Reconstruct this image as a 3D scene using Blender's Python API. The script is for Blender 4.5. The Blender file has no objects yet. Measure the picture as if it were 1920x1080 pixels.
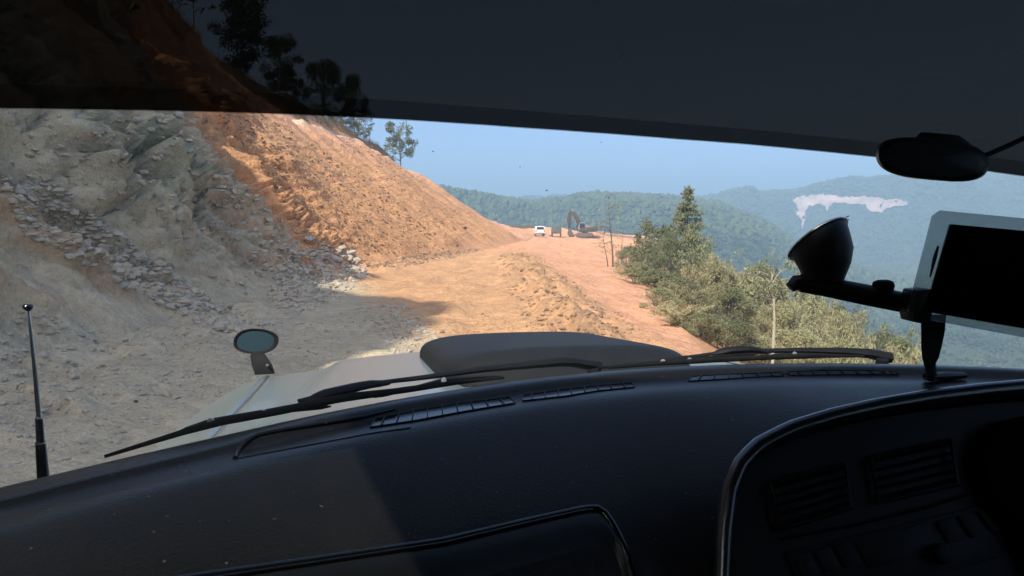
import bpy, bmesh, math, random
import numpy as np
from mathutils import Vector, Matrix
from mathutils.bvhtree import BVHTree

S = bpy.context.scene
COL = S.collection
R = math.radians
rng = np.random.default_rng(7)
random.seed(7)

# ------------------------------------------------------------------ camera
FPX = 1423.0                       # focal length in photo pixels (1920 wide)
CAMZ = 1.65
PITCH = math.atan(115 / FPX)       # horizon at row 425
cd = bpy.data.cameras.new('camera')
cd.sensor_width = 36.0
cd.lens = FPX / 1920 * 36.0
cd.clip_start = 0.02
cd.clip_end = 9000
cam = bpy.data.objects.new('camera', cd)
COL.objects.link(cam)
cam.location = (0, 0, CAMZ)
cam.rotation_euler = (math.pi / 2 - PITCH, 0, 0)
S.camera = cam

# ------------------------------------------------------------------ sky, sun, exposure
SUN_EL = R(45)
SUN_AZ_VEC = (-0.50, -0.866)       # horizontal direction towards the sun
w = bpy.data.worlds.new('World'); S.world = w; w.use_nodes = True
wn = w.node_tree.nodes; wl = w.node_tree.links
bg = wn['Background']
sky = wn.new('ShaderNodeTexSky'); sky.sky_type = 'NISHITA'; sky.sun_disc = False
sky.sun_elevation = SUN_EL
sky.sun_rotation = math.atan2(SUN_AZ_VEC[0], SUN_AZ_VEC[1])
sky.altitude = 0; sky.air_density = 0.5; sky.dust_density = 2.6; sky.ozone_density = 3.0
wl.new(sky.outputs[0], bg.inputs[0]); bg.inputs[1].default_value = 0.15
sl = bpy.data.lights.new('sun', 'SUN'); sl.energy = 3.0; sl.angle = R(0.55); sl.color = (1.0, 0.93, 0.82)
so = bpy.data.objects.new('sun', sl); COL.objects.link(so)
dsun = Vector((SUN_AZ_VEC[0] * math.cos(SUN_EL), SUN_AZ_VEC[1] * math.cos(SUN_EL), math.sin(SUN_EL)))
so.rotation_euler = dsun.to_track_quat('Z', 'Y').to_euler()
so.location = dsun * 60
S.view_settings.view_transform = 'Standard'
S.view_settings.look = 'None'
S.view_settings.gamma = 1.0
S.view_settings.exposure = 1.05
S.view_settings.use_curve_mapping = False
S.render.engine = 'CYCLES'
S.cycles.use_denoising = True
S.cycles.max_bounces = 7
S.cycles.diffuse_bounces = 4
S.cycles.glossy_bounces = 3
S.cycles.transmission_bounces = 4
S.cycles.transparent_max_bounces = 12
S.cycles.volume_bounces = 0
S.cycles.sample_clamp_indirect = 6
S.cycles.caustics_reflective = False
S.cycles.caustics_refractive = False

# ------------------------------------------------------------------ pixel <-> world
_cp, _sp = math.cos(PITCH), math.sin(PITCH)
CAM = np.array([0, 0, CAMZ])
def ray(px, py):
    a = (px - 960) / FPX; b = (540 - py) / FPX
    d = np.array([a, _cp + b * _sp, -_sp + b * _cp])
    return d
def at(px, py, Y):
    d = ray(px, py); return CAM + d * (Y / d[1])
def at_z(px, py, z):               # world height z
    d = ray(px, py); return CAM + d * ((z - CAMZ) / d[2])
def proj(p):
    p = np.asarray(p, float) - CAM
    dep = p[..., 1] * _cp - p[..., 2] * _sp
    up = p[..., 1] * _sp + p[..., 2] * _cp
    return 960 + FPX * p[..., 0] / dep, 540 - FPX * up / dep

# ------------------------------------------------------------------ numpy noise
_perm = np.random.default_rng(3).permutation(512).astype(np.int64)
_perm = np.concatenate([_perm, _perm, _perm])
def _h(ix, iy):
    return _perm[(_perm[ix & 511] + iy) & 511]
def vnoise(x, y, seed=0):
    x = np.asarray(x, float) + seed * 37.13; y = np.asarray(y, float) + seed * 91.7
    ix = np.floor(x).astype(np.int64); iy = np.floor(y).astype(np.int64)
    fx = x - ix; fy = y - iy
    def g(i, j, dx, dy):
        a = _h(i, j) / 512.0 * 2 * np.pi
        return np.cos(a) * dx + np.sin(a) * dy
    u = fx * fx * fx * (fx * (fx * 6 - 15) + 10); v = fy * fy * fy * (fy * (fy * 6 - 15) + 10)
    n = (g(ix, iy, fx, fy) * (1 - u) + g(ix + 1, iy, fx - 1, fy) * u) * (1 - v) + \
        (g(ix, iy + 1, fx, fy - 1) * (1 - u) + g(ix + 1, iy + 1, fx - 1, fy - 1) * u) * v
    return n * 1.5
def fbm(x, y, o=4, seed=0, gain=0.5):
    s = 0; a = 1; f = 1
    for k in range(o):
        s = s + a * vnoise(x * f, y * f, seed + k); a *= gain; f *= 2.03
    return s
def ridged(x, y, o=4, seed=0):
    s = 0; a = 1; f = 1
    for k in range(o):
        s = s + a * (1 - 2 * np.abs(vnoise(x * f, y * f, seed + k))); a *= 0.5; f *= 2.03
    return s * 0.5
def cells(x, y, seed=0):
    """random value of the nearest cell and distance to the border"""
    x = np.asarray(x, float) + seed * 17.3; y = np.asarray(y, float) + seed * 5.9
    ix = np.floor(x).astype(np.int64); iy = np.floor(y).astype(np.int64)
    d1 = np.full(x.shape, 9.0); d2 = np.full(x.shape, 9.0); val = np.zeros(x.shape)
    for i in (-1, 0, 1):
        for j in (-1, 0, 1):
            h = _h(ix + i, iy + j); h2 = _h(ix + i + 77, iy + j + 31); h3 = _h(ix + i + 191, iy + j + 113)
            cx = ix + i + h / 512.0; cy = iy + j + h2 / 512.0
            d = np.hypot(cx - x, cy - y)
            nearer = d < d1
            d2 = np.where(nearer, d1, np.minimum(d2, d))
            val = np.where(nearer, h3 / 512.0, val)
            d1 = np.where(nearer, d, d1)
    return val, d2 - d1
def sstep(a, b, x):
    t = np.clip((np.asarray(x, float) - a) / (b - a), 0, 1); return t * t * (3 - 2 * t)

# ------------------------------------------------------------------ object helpers
def tag(o, label=None, cat=None, group=None, kind=None):
    if label: o['label'] = label
    if cat: o['category'] = cat
    if group: o['group'] = group
    if kind: o['kind'] = kind
    return o
def empty(name, loc, rz=0.0):
    o = bpy.data.objects.new(name, None); COL.objects.link(o)
    o.empty_display_size = 0.1
    o.location = Vector([float(c) for c in loc]); o.rotation_euler = (0, 0, rz)
    return o
def worldorigin(p):
    v = Vector((0, 0, 0))
    while p is not None:
        v = v + p.location; p = p.parent
    return np.array(v)
def mesh_np(name, verts, faces, smooth=False):
    verts = np.asarray(verts, np.float32); faces = np.asarray(faces, np.int32)
    k = faces.shape[1]; me = bpy.data.meshes.new(name)
    me.vertices.add(len(verts)); me.vertices.foreach_set('co', verts.ravel())
    me.loops.add(faces.size); me.loops.foreach_set('vertex_index', faces.ravel())
    me.polygons.add(len(faces))
    me.polygons.foreach_set('loop_start', np.arange(0, faces.size, k, dtype=np.int32))
    me.polygons.foreach_set('use_smooth', np.full(len(faces), smooth))
    me.update(calc_edges=True); me.validate()
    return me
def link(name, me, mat=None, parent=None):
    o = bpy.data.objects.new(name, me); COL.objects.link(o)
    if mat is not None and len(me.materials) == 0: me.materials.append(mat)
    o.parent = parent
    return o

class MB:
    """collects shapes in world (or local) coordinates, builds ONE mesh object"""
    def __init__(s): s.v = []; s.f = []; s.sm = []
    def add(s, vs, fs, smooth=False):
        b = len(s.v); s.v += [tuple(float(c) for c in v) for v in vs]
        s.f += [tuple(i + b for i in f) for f in fs]; s.sm += [smooth] * len(fs)
        return s
    def box(s, c, size, rot=None):
        x, y, z = [k / 2 for k in size]
        vs = [Vector((sx * x, sy * y, sz * z)) for sx in (-1, 1) for sy in (-1, 1) for sz in (-1, 1)]
        if rot is not None: vs = [rot @ v for v in vs]
        vs = [v + Vector(c) for v in vs]
        return s.add(vs, [(0, 1, 3, 2), (4, 6, 7, 5), (0, 4, 5, 1), (2, 3, 7, 6), (0, 2, 6, 4), (1, 5, 7, 3)])
    def tube(s, pts, rad, n=8, cap=True, flat=1.0, up=None):
        pts = [Vector([float(c) for c in p]) for p in pts]
        if not hasattr(rad, '__len__'): rad = [rad] * len(pts)
        rings = []; prev = None
        for i, p in enumerate(pts):
            t = (pts[min(i + 1, len(pts) - 1)] - pts[max(i - 1, 0)])
            t = t.normalized() if t.length > 1e-9 else Vector((0, 0, 1))
            if prev is None:
                a = Vector(up) if up is not None else (Vector((0, 0, 1)) if abs(t.z) < 0.9 else Vector((1, 0, 0)))
            else: a = prev
            a = (a - t * a.dot(t)); a = a.normalized() if a.length > 1e-6 else t.orthogonal().normalized()
            prev = a; b = t.cross(a)
            rings.append([p + a * (math.cos(2 * math.pi * k / n) * rad[i] * flat) + b * (math.sin(2 * math.pi * k / n) * rad[i]) for k in range(n)])
        vs = [v for r in rings for v in r]; fs = []
        for i in range(len(rings) - 1):
            for k in range(n):
                k2 = (k + 1) % n
                fs.append((i * n + k, i * n + k2, (i + 1) * n + k2, (i + 1) * n + k))
        if cap:
            fs.append(tuple(range(n))[::-1]); fs.append(tuple((len(rings) - 1) * n + k for k in range(n)))
        return s.add(vs, fs, True)
    def prism(s, poly, vec, smooth=False):
        """closed polygon (3-D points) extruded by vec"""
        n = len(poly); v = Vector(vec)
        vs = [Vector([float(c) for c in p]) for p in poly]; vs = vs + [p + v for p in vs]
        fs = [tuple(range(n))[::-1], tuple(range(n, 2 * n))] + [(i, (i + 1) % n, n + (i + 1) % n, n + i) for i in range(n)]
        return s.add(vs, fs, smooth)
    def loft(s, rows, smooth=True, closed=False):
        n = len(rows[0]); vs = [p for r in rows for p in r]; fs = []
        for i in range(len(rows) - 1):
            for k in range(n if closed else n - 1):
                k2 = (k + 1) % n
                fs.append((i * n + k, i * n + k2, (i + 1) * n + k2, (i + 1) * n + k))
        return s.add(vs, fs, smooth)
    def build(s, name, mat, parent=None, bevel=0.0, seg=2, world=True, smooth=None):
        org = worldorigin(parent) if (world and parent is not None) else np.zeros(3)
        me = bpy.data.meshes.new(name)
        me.from_pydata([tuple(np.array(v) - org) for v in s.v], [], s.f)
        bm = bmesh.new(); bm.from_mesh(me)
        bmesh.ops.recalc_face_normals(bm, faces=bm.faces)
        if bevel > 0:
            es = [e for e in bm.edges if len(e.link_faces) == 2 and e.calc_face_angle(0) > 0.5]
            bmesh.ops.bevel(bm, geom=es, offset=bevel, segments=seg, affect='EDGES', clamp_overlap=True, profile=0.6)
        bm.to_mesh(me); bm.free()
        if bevel > 0 or smooth:
            me.polygons.foreach_set('use_smooth', [True] * len(me.polygons))
            if hasattr(me, 'set_sharp_from_angle'): me.set_sharp_from_angle(angle=R(40))
        else:
            if len(me.polygons) == len(s.sm): me.polygons.foreach_set('use_smooth', s.sm)
            if hasattr(me, 'set_sharp_from_angle'): me.set_sharp_from_angle(angle=R(50))
        me.update()
        return link(name, me, mat, parent)

def copy_tree(o, parent=None):
    c = o.copy(); COL.objects.link(c); c.parent = parent
    for ch in list(o.children): copy_tree(ch, c)
    return c

# ------------------------------------------------------------------ materials
def new_mat(name):
    m = bpy.data.materials.new(name); m.use_nodes = True
    nt = m.node_tree; return m, nt, nt.nodes, nt.links, nt.nodes['Principled BSDF']
def mat(name, base, rough=0.5, metal=0.0, var=0.15, scale=8.0, bump=0.0, bscale=60.0, spec=0.5, coat=0.0, rand=0.0, objrand_to=None, dust=None, dustamt=0.0):
    m, nt, N, L, P = new_mat(name)
    tc = N.new('ShaderNodeTexCoord')
    nz = N.new('ShaderNodeTexNoise'); nz.inputs['Scale'].default_value = scale; nz.inputs['Detail'].default_value = 5
    L.new(tc.outputs['Object'], nz.inputs['Vector'])
    cr = N.new('ShaderNodeValToRGB')
    b = np.array(base[:3])
    cr.color_ramp.elements[0].position = 0.3; cr.color_ramp.elements[1].position = 0.7
    cr.color_ramp.elements[0].color = (*np.clip(b * (1 - var), 0, 1), 1); cr.color_ramp.elements[1].color = (*np.clip(b * (1 + var), 0, 1), 1)
    L.new(nz.outputs['Fac'], cr.inputs['Fac'])
    out = cr.outputs['Color']
    if objrand_to is not None:
        oi = N.new('ShaderNodeObjectInfo'); mx = N.new('ShaderNodeMix'); mx.data_type = 'RGBA'
        L.new(oi.outputs['Random'], mx.inputs[0]); L.new(out, mx.inputs[6]); mx.inputs[7].default_value = (*objrand_to, 1)
        out = mx.outputs[2]
    if dust is not None:
        n2 = N.new('ShaderNodeTexNoise'); n2.inputs['Scale'].default_value = scale * 0.6; n2.inputs['Detail'].default_value = 6
        L.new(tc.outputs['Object'], n2.inputs['Vector'])
        mr = N.new('ShaderNodeMapRange'); mr.inputs[1].default_value = 0.35; mr.inputs[2].default_value = 0.75; mr.inputs[3].default_value = dustamt * 0.3; mr.inputs[4].default_value = dustamt
        L.new(n2.outputs['Fac'], mr.inputs[0])
        mx = N.new('ShaderNodeMix'); mx.data_type = 'RGBA'
        L.new(mr.outputs[0], mx.inputs[0]); L.new(out, mx.inputs[6]); mx.inputs[7].default_value = (*dust, 1)
        out = mx.outputs[2]
    L.new(out, P.inputs['Base Color'])
    P.inputs['Roughness'].default_value = rough; P.inputs['Metallic'].default_value = metal
    P.inputs['Specular IOR Level'].default_value = spec
    P.inputs['Coat Weight'].default_value = coat; P.inputs['Coat Roughness'].default_value = 0.08
    if bump > 0:
        n3 = N.new('ShaderNodeTexNoise'); n3.inputs['Scale'].default_value = bscale; n3.inputs['Detail'].default_value = 6
        L.new(tc.outputs['Object'], n3.inputs['Vector'])
        bp = N.new('ShaderNodeBump'); bp.inputs['Strength'].default_value = bump; bp.inputs['Distance'].default_value = 0.3 / bscale
        L.new(n3.outputs['Fac'], bp.inputs['Height']); L.new(bp.outputs[0], P.inputs['Normal'])
    return m

def vinyl(name, base, rough, bscale=420, strength=0.35):
    m, nt, N, L, P = new_mat(name)
    tc = N.new('ShaderNodeTexCoord')
    n1 = N.new('ShaderNodeTexNoise'); n1.inputs['Scale'].default_value = 5; n1.inputs['Detail'].default_value = 6
    L.new(tc.outputs['Object'], n1.inputs['Vector'])
    mr = N.new('ShaderNodeMapRange'); mr.inputs[1].default_value = 0.3; mr.inputs[2].default_value = 0.7; mr.inputs[3].default_value = rough - 0.06; mr.inputs[4].default_value = rough + 0.1
    L.new(n1.outputs['Fac'], mr.inputs[0]); L.new(mr.outputs[0], P.inputs['Roughness'])
    n4 = N.new('ShaderNodeTexNoise'); n4.inputs['Scale'].default_value = 900; n4.inputs['Detail'].default_value = 2
    L.new(tc.outputs['Object'], n4.inputs['Vector'])
    cr = N.new('ShaderNodeValToRGB'); b = np.array(base)
    cr.color_ramp.elements[0].color = (*(b * 0.8), 1); cr.color_ramp.elements[0].position = 0.3
    cr.color_ramp.elements[1].color = (*(b * 1.25), 1); cr.color_ramp.elements[1].position = 0.72
    L.new(n4.outputs['Fac'], cr.inputs['Fac'])
    n5 = N.new('ShaderNodeTexNoise'); n5.inputs['Scale'].default_value = 170; n5.inputs['Detail'].default_value = 1
    L.new(tc.outputs['Object'], n5.inputs['Vector'])
    m5 = N.new('ShaderNodeMapRange'); m5.inputs[1].default_value = 0.755; m5.inputs[2].default_value = 0.79; L.new(n5.outputs['Fac'], m5.inputs[0])
    n6 = N.new('ShaderNodeTexNoise'); n6.inputs['Scale'].default_value = 7; n6.inputs['Detail'].default_value = 8; n6.inputs['Roughness'].default_value = 0.7
    L.new(tc.outputs['Object'], n6.inputs['Vector'])
    m6 = N.new('ShaderNodeMapRange'); m6.inputs[1].default_value = 0.45; m6.inputs[2].default_value = 0.8; m6.inputs[4].default_value = 0.12; L.new(n6.outputs['Fac'], m6.inputs[0])
    mxx = N.new('ShaderNodeMath'); mxx.operation = 'MAXIMUM'; L.new(m5.outputs[0], mxx.inputs[0]); L.new(m6.outputs[0], mxx.inputs[1])
    md = N.new('ShaderNodeMix'); md.data_type = 'RGBA'; L.new(mxx.outputs[0], md.inputs[0]); L.new(cr.outputs[0], md.inputs[6]); md.inputs[7].default_value = (0.07, 0.06, 0.05, 1)
    L.new(md.outputs[2], P.inputs['Base Color'])
    vo = N.new('ShaderNodeTexVoronoi'); vo.inputs['Scale'].default_value = bscale
    L.new(tc.outputs['Object'], vo.inputs['Vector'])
    bp = N.new('ShaderNodeBump'); bp.inputs['Strength'].default_value = strength; bp.inputs['Distance'].default_value = 0.0012
    L.new(vo.outputs['Distance'], bp.inputs['Height']); L.new(bp.outputs[0], P.inputs['Normal'])
    P.inputs['Specular IOR Level'].default_value = 0.23
    return m

def glass_sheet(name, tint, gloss=1.0, haze=0.0, hazecol=(0.5, 0.5, 0.5)):
    """thin pane: transparent body, fresnel gloss, a little dust"""
    m = bpy.data.materials.new(name); m.use_nodes = True; nt = m.node_tree; N = nt.nodes; L = nt.links
    N.remove(N['Principled BSDF']); out = N['Material Output']
    tr = N.new('ShaderNodeBsdfTransparent'); tr.inputs[0].default_value = (*tint, 1)
    gl = N.new('ShaderNodeBsdfGlossy'); gl.inputs['Roughness'].default_value = 0.02; gl.inputs[0].default_value = (gloss, gloss, gloss, 1)
    lw = N.new('ShaderNodeLayerWeight'); lw.inputs[0].default_value = 0.5
    pw = N.new('ShaderNodeMath'); pw.operation = 'POWER'; L.new(lw.outputs['Facing'], pw.inputs[0]); pw.inputs[1].default_value = 5
    fr = N.new('ShaderNodeMath'); fr.operation = 'MULTIPLY_ADD'; L.new(pw.outputs[0], fr.inputs[0]); fr.inputs[1].default_value = 0.7; fr.inputs[2].default_value = 0.03
    mx = N.new('ShaderNodeMixShader'); L.new(fr.outputs[0], mx.inputs[0]); L.new(tr.outputs[0], mx.inputs[1]); L.new(gl.outputs[0], mx.inputs[2])
    res = mx.outputs[0]
    if haze > 0:
        df = N.new('ShaderNodeBsdfDiffuse'); df.inputs[0].default_value = (*hazecol, 1)
        tl = N.new('ShaderNodeBsdfTranslucent'); tl.inputs[0].default_value = (*hazecol, 1)
        ad = N.new('ShaderNodeMixShader'); ad.inputs[0].default_value = 0.6; L.new(df.outputs[0], ad.inputs[1]); L.new(tl.outputs[0], ad.inputs[2])
        tc = N.new('ShaderNodeTexCoord'); nz = N.new('ShaderNodeTexNoise'); nz.inputs['Scale'].default_value = 9; nz.inputs['Detail'].default_value = 8
        L.new(tc.outputs['Object'], nz.inputs['Vector'])
        mr = N.new('ShaderNodeMapRange'); mr.inputs[1].default_value = 0.3; mr.inputs[2].default_value = 0.75; mr.inputs[3].default_value = haze * 0.4; mr.inputs[4].default_value = haze
        L.new(nz.outputs['Fac'], mr.inputs[0])
        m2 = N.new('ShaderNodeMixShader'); L.new(mr.outputs[0], m2.inputs[0]); L.new(res, m2.inputs[1]); L.new(ad.outputs[0], m2.inputs[2]); res = m2.outputs[0]
    L.new(res, out.inputs[0])
    return m

def leaf_mat(name, c1, c2, transl=0.2, scale=0.7):
    m = bpy.data.materials.new(name); m.use_nodes = True; nt = m.node_tree; N = nt.nodes; L = nt.links
    N.remove(N['Principled BSDF']); out = N['Material Output']
    tc = N.new('ShaderNodeTexCoord'); nz = N.new('ShaderNodeTexNoise'); nz.inputs['Scale'].default_value = scale; nz.inputs['Detail'].default_value = 5; nz.inputs['Roughness'].default_value = 0.7
    L.new(tc.outputs['Object'], nz.inputs['Vector'])
    oi = N.new('ShaderNodeObjectInfo')
    ad = N.new('ShaderNodeMath'); ad.operation = 'MULTIPLY_ADD'; L.new(oi.outputs['Random'], ad.inputs[0]); ad.inputs[1].default_value = 0.25
    L.new(nz.outputs['Fac'], ad.inputs[2])
    cr = N.new('ShaderNodeValToRGB'); cr.color_ramp.elements[0].position = 0.36; cr.color_ramp.elements[1].position = 0.72
    cr.color_ramp.elements[0].color = (*c1, 1); cr.color_ramp.elements[1].color = (*c2, 1)
    L.new(ad.outputs[0], cr.inputs['Fac'])
    df = N.new('ShaderNodeBsdfDiffuse'); tl = N.new('ShaderNodeBsdfTranslucent')
    L.new(cr.outputs[0], df.inputs[0]); L.new(cr.outputs[0], tl.inputs[0])
    mx = N.new('ShaderNodeMixShader'); mx.inputs[0].default_value = transl
    L.new(df.outputs[0], mx.inputs[1]); L.new(tl.outputs[0], mx.inputs[2]); L.new(mx.outputs[0], out.inputs[0])
    return m

def ground_mat(name, rough=0.95, s1=0.9, s2=6.0, s3=28.0, strength=0.6, var=0.35):
    """colour from the vertex attribute 'soil' varied by noise; fine relief by bump"""
    m, nt, N, L, P = new_mat(name)
    tc = N.new('ShaderNodeTexCoord')
    at_ = N.new('ShaderNodeAttribute'); at_.attribute_name = 'soil'
    def noise(sc, det=6, ro=0.6):
        n = N.new('ShaderNodeTexNoise'); n.inputs['Scale'].default_value = sc; n.inputs['Detail'].default_value = det; n.inputs['Roughness'].default_value = ro
        L.new(tc.outputs['Object'], n.inputs['Vector']); return n
    a, b, c = noise(s1), noise(s2), noise(s3, 4, 0.7)
    add = N.new('ShaderNodeMath'); add.operation = 'ADD'; L.new(a.outputs['Fac'], add.inputs[0]); L.new(b.outputs['Fac'], add.inputs[1])
    ad2 = N.new('ShaderNodeMath'); ad2.operation = 'MULTIPLY_ADD'; L.new(c.outputs['Fac'], ad2.inputs[0]); ad2.inputs[1].default_value = 0.9; L.new(add.outputs[0], ad2.inputs[2])
    mr = N.new('ShaderNodeMapRange'); mr.inputs[1].default_value = 1.0; mr.inputs[2].default_value = 1.9; mr.inputs[3].default_value = 1 - var; mr.inputs[4].default_value = 1 + var
    L.new(ad2.outputs[0], mr.inputs[0])
    mul = N.new('ShaderNodeVectorMath'); mul.operation = 'SCALE'; L.new(at_.outputs['Color'], mul.inputs[0]); L.new(mr.outputs[0], mul.inputs['Scale'])
    L.new(mul.outputs[0], P.inputs['Base Color'])
    P.inputs['Roughness'].default_value = rough; P.inputs['Specular IOR Level'].default_value = 0.15
    vo = N.new('ShaderNodeTexVoronoi'); vo.inputs['Scale'].default_value = s3 * 0.4; L.new(tc.outputs['Object'], vo.inputs['Vector'])
    h = N.new('ShaderNodeMath'); h.operation = 'MULTIPLY_ADD'; L.new(c.outputs['Fac'], h.inputs[0]); h.inputs[1].default_value = 0.35; L.new(b.outputs['Fac'], h.inputs[2])
    h2 = N.new('ShaderNodeMath'); h2.operation = 'MULTIPLY_ADD'; L.new(vo.outputs['Distance'], h2.inputs[0]); h2.inputs[1].default_value = 0.25; L.new(h.outputs[0], h2.inputs[2])
    bp = N.new('ShaderNodeBump'); bp.inputs['Strength'].default_value = strength; bp.inputs['Distance'].default_value = 0.20
    L.new(h2.outputs[0], bp.inputs['Height']); L.new(bp.outputs[0], P.inputs['Normal'])
    return m

M = {}
M['soil'] = ground_mat('soil_and_rock')
M['far'] = ground_mat('far_hills', s1=0.01, s2=0.06, s3=0.35, strength=0.3, var=0.3)
M['dash'] = vinyl('dash_vinyl', (0.0100, 0.0098, 0.0092), 0.32, strength=0.2)
M['dash_smooth'] = mat('dash_plastic', (0.006, 0.0065, 0.007), 0.42, var=0.2, scale=30, bump=0.1, bscale=300, spec=0.3)
M['gloss_black'] = mat('piano_black_trim', (0.006, 0.006, 0.007), 0.12, var=0.2, scale=20, coat=0.6)
M['rim'] = mat('satin_rim', (0.014, 0.016, 0.019), 0.26, var=0.1, spec=0.9, coat=0.3)
M['black'] = mat('black_plastic', (0.005, 0.005, 0.0055), 0.5, var=0.3, scale=40, bump=0.15, bscale=250, spec=0.3)
M['rubber'] = mat('black_rubber', (0.008, 0.008, 0.008), 0.75, var=0.3, scale=40, spec=0.15)
M['wiper'] = mat('wiper_black_paint', (0.008, 0.008, 0.009), 0.6, var=0.25, scale=30, spec=0.2)
M['rivet'] = mat('rivet_metal', (0.55, 0.56, 0.56), 0.3, metal=0.8)
M['paint'] = mat('silver_grey_paint', (0.20, 0.245, 0.24), 0.34, metal=0.25, var=0.06, scale=3, coat=0.35, dust=(0.40, 0.35, 0.29), dustamt=0.16)
M['scoop'] = mat('scoop_matte_black', (0.009, 0.010, 0.011), 0.62, var=0.2, scale=14, bump=0.2, bscale=160, spec=0.25, dust=(0.06, 0.055, 0.05), dustamt=0.10)
M['black_out'] = mat('weathered_black_plastic', (0.008, 0.008, 0.009), 0.7, var=0.3, scale=40, bump=0.15, bscale=250, spec=0.15)
M['chrome'] = mat('antenna_chrome', (0.6, 0.6, 0.58), 0.22, metal=1.0)
M['mirror'] = mat('mirror_silver', (0.20, 0.25, 0.26), 0.03, metal=1.0, var=0.02)
M['lining'] = mat('cabin_lining', (0.03, 0.03, 0.031), 0.9, var=0.2, scale=20, bump=0.2, bscale=300)
M['glass'] = glass_sheet('windscreen_glass', (0.93, 0.96, 0.955), 1.0, 0.03, (0.6, 0.6, 0.58))
M['side_glass'] = glass_sheet('side_window_glass', (0.86, 0.88, 0.87), 1.0)
M['film'] = glass_sheet('dark_window_film', (0.038, 0.033, 0.029), 0.3)
M['film2'] = glass_sheet('dark_window_film_hem', (0.62, 0.62, 0.64), 0.3)
M['acrylic'] = glass_sheet('clear_tablet_case', (0.62, 0.66, 0.66), 1.0, 0.22, (0.35, 0.38, 0.38))
M['screen'] = mat('tablet_screen', (0.004, 0.004, 0.005), 0.18, var=0.1)
M['bark'] = mat('bark', (0.13, 0.105, 0.085), 0.9, var=0.35, scale=6, bump=0.5, bscale=30)
M['bark_pale'] = mat('pale_bark', (0.42, 0.37, 0.28), 0.85, var=0.2, scale=6, bump=0.3, bscale=30)
M['leaf_dark'] = leaf_mat('leaf_dark_green', (0.026, 0.044, 0.022), (0.085, 0.105, 0.05))
M['leaf_olive'] = leaf_mat('leaf_olive', (0.13, 0.14, 0.07), (0.40, 0.385, 0.21))
M['leaf_dry'] = leaf_mat('leaf_dry_bamboo', (0.19, 0.175, 0.09), (0.46, 0.41, 0.23))
M['leaf_mid'] = leaf_mat('leaf_mid_green', (0.08, 0.10, 0.05), (0.27, 0.275, 0.14))
M['forest'] = leaf_mat('far_forest_canopy', (0.022, 0.042, 0.022), (0.10, 0.12, 0.055), 0.0, 0.05)
M['grass'] = leaf_mat('dry_grass', (0.16, 0.11, 0.05), (0.33, 0.23, 0.11), 0.3, 0.5)
M['stone_grey'] = mat('grey_stone', (0.36, 0.305, 0.23), 0.9, var=0.3, scale=3, bump=0.6, bscale=12, objrand_to=(0.50, 0.43, 0.34))
M['stone_brown'] = mat('brown_stone', (0.24, 0.15, 0.09), 0.92, var=0.3, scale=3, bump=0.6, bscale=12, objrand_to=(0.38, 0.25, 0.155))
M['stone_pale'] = mat('pale_stone', (0.46, 0.44, 0.40), 0.88, var=0.2, scale=3, bump=0.6, bscale=12, objrand_to=(0.40, 0.36, 0.30))
M['stone_dark'] = mat('dark_stone', (0.085, 0.07, 0.055), 0.9, var=0.3, scale=3, bump=0.5, bscale=12)
M['clod'] = mat('earth_clods', (0.30, 0.185, 0.09), 0.95, var=0.45, scale=0.9, bump=0.4, bscale=10)
M['white_paint'] = mat('white_vehicle_paint', (0.80, 0.79, 0.76), 0.35, var=0.04, scale=2, dust=(0.6, 0.42, 0.28), dustamt=0.15)
M['dark_paint'] = mat('dark_green_vehicle_paint', (0.045, 0.055, 0.045), 0.5, var=0.2, scale=2, dust=(0.4, 0.28, 0.18), dustamt=0.3)
M['win'] = mat('vehicle_window', (0.02, 0.024, 0.026), 0.08, var=0.1)
M['tyre'] = mat('tyre_rubber', (0.03, 0.027, 0.024), 0.85, dust=(0.35, 0.24, 0.15), dustamt=0.4)
M['red_lamp'] = mat('red_tail_lamp', (0.35, 0.03, 0.02), 0.3)
M['plate'] = mat('pale_plate', (0.65, 0.64, 0.6), 0.5)
M['exc_brown'] = mat('dusty_excavator_paint', (0.045, 0.03, 0.02), 0.6, var=0.25, scale=1.5, dust=(0.3, 0.2, 0.13), dustamt=0.12)
M['exc_orange'] = mat('orange_excavator_paint', (0.30, 0.12, 0.045), 0.5, var=0.15, scale=1.5, dust=(0.5, 0.36, 0.24), dustamt=0.35)
M['steel'] = mat('dark_track_steel', (0.07, 0.06, 0.05), 0.6, metal=0.4, var=0.3, scale=4, dust=(0.4, 0.27, 0.17), dustamt=0.4)
M['grey_paint'] = mat('grey_body_paint', (0.20, 0.21, 0.21), 0.5, var=0.15, scale=2)

# ================================================================== TERRAIN NEAR (cut slope, road, embankment)
def table(pairs):
    a = np.array(pairs, float)
    return lambda y: np.interp(y, a[:, 0], a[:, 1])
toe_x = table([(-60, -6.5), (-15, -4.6), (-6, -4.3), (0, -4.8), (8, -5.3), (15, -5.4), (25, -5.9), (31, -6.0), (40, -4.3), (52, -2.2), (75, 0.3), (100, 2.2), (117, 3.0), (132, 4.2), (142, 7.0), (152, 13.0), (162, 20.0), (175, 27.0), (240, 60)])
crest_h = table([(-60, 12), (-24, 11.3), (-17, 13.8), (-12, 12), (-8, 9.9), (-4, 10), (0, 12.5), (4, 11.6), (8, 13.8), (12, 16.2), (16, 13.1), (20, 11.8), (26, 10.2), (32, 9.2), (36, 11), (42, 13), (50, 14.6), (65, 15.6), (80, 15.3), (95, 14.2), (101, 14.0), (107, 13.6), (116, 11.9), (124, 10.5), (130, 9.5), (136, 9.9), (145, 11), (160, 12), (240, 12)])
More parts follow.
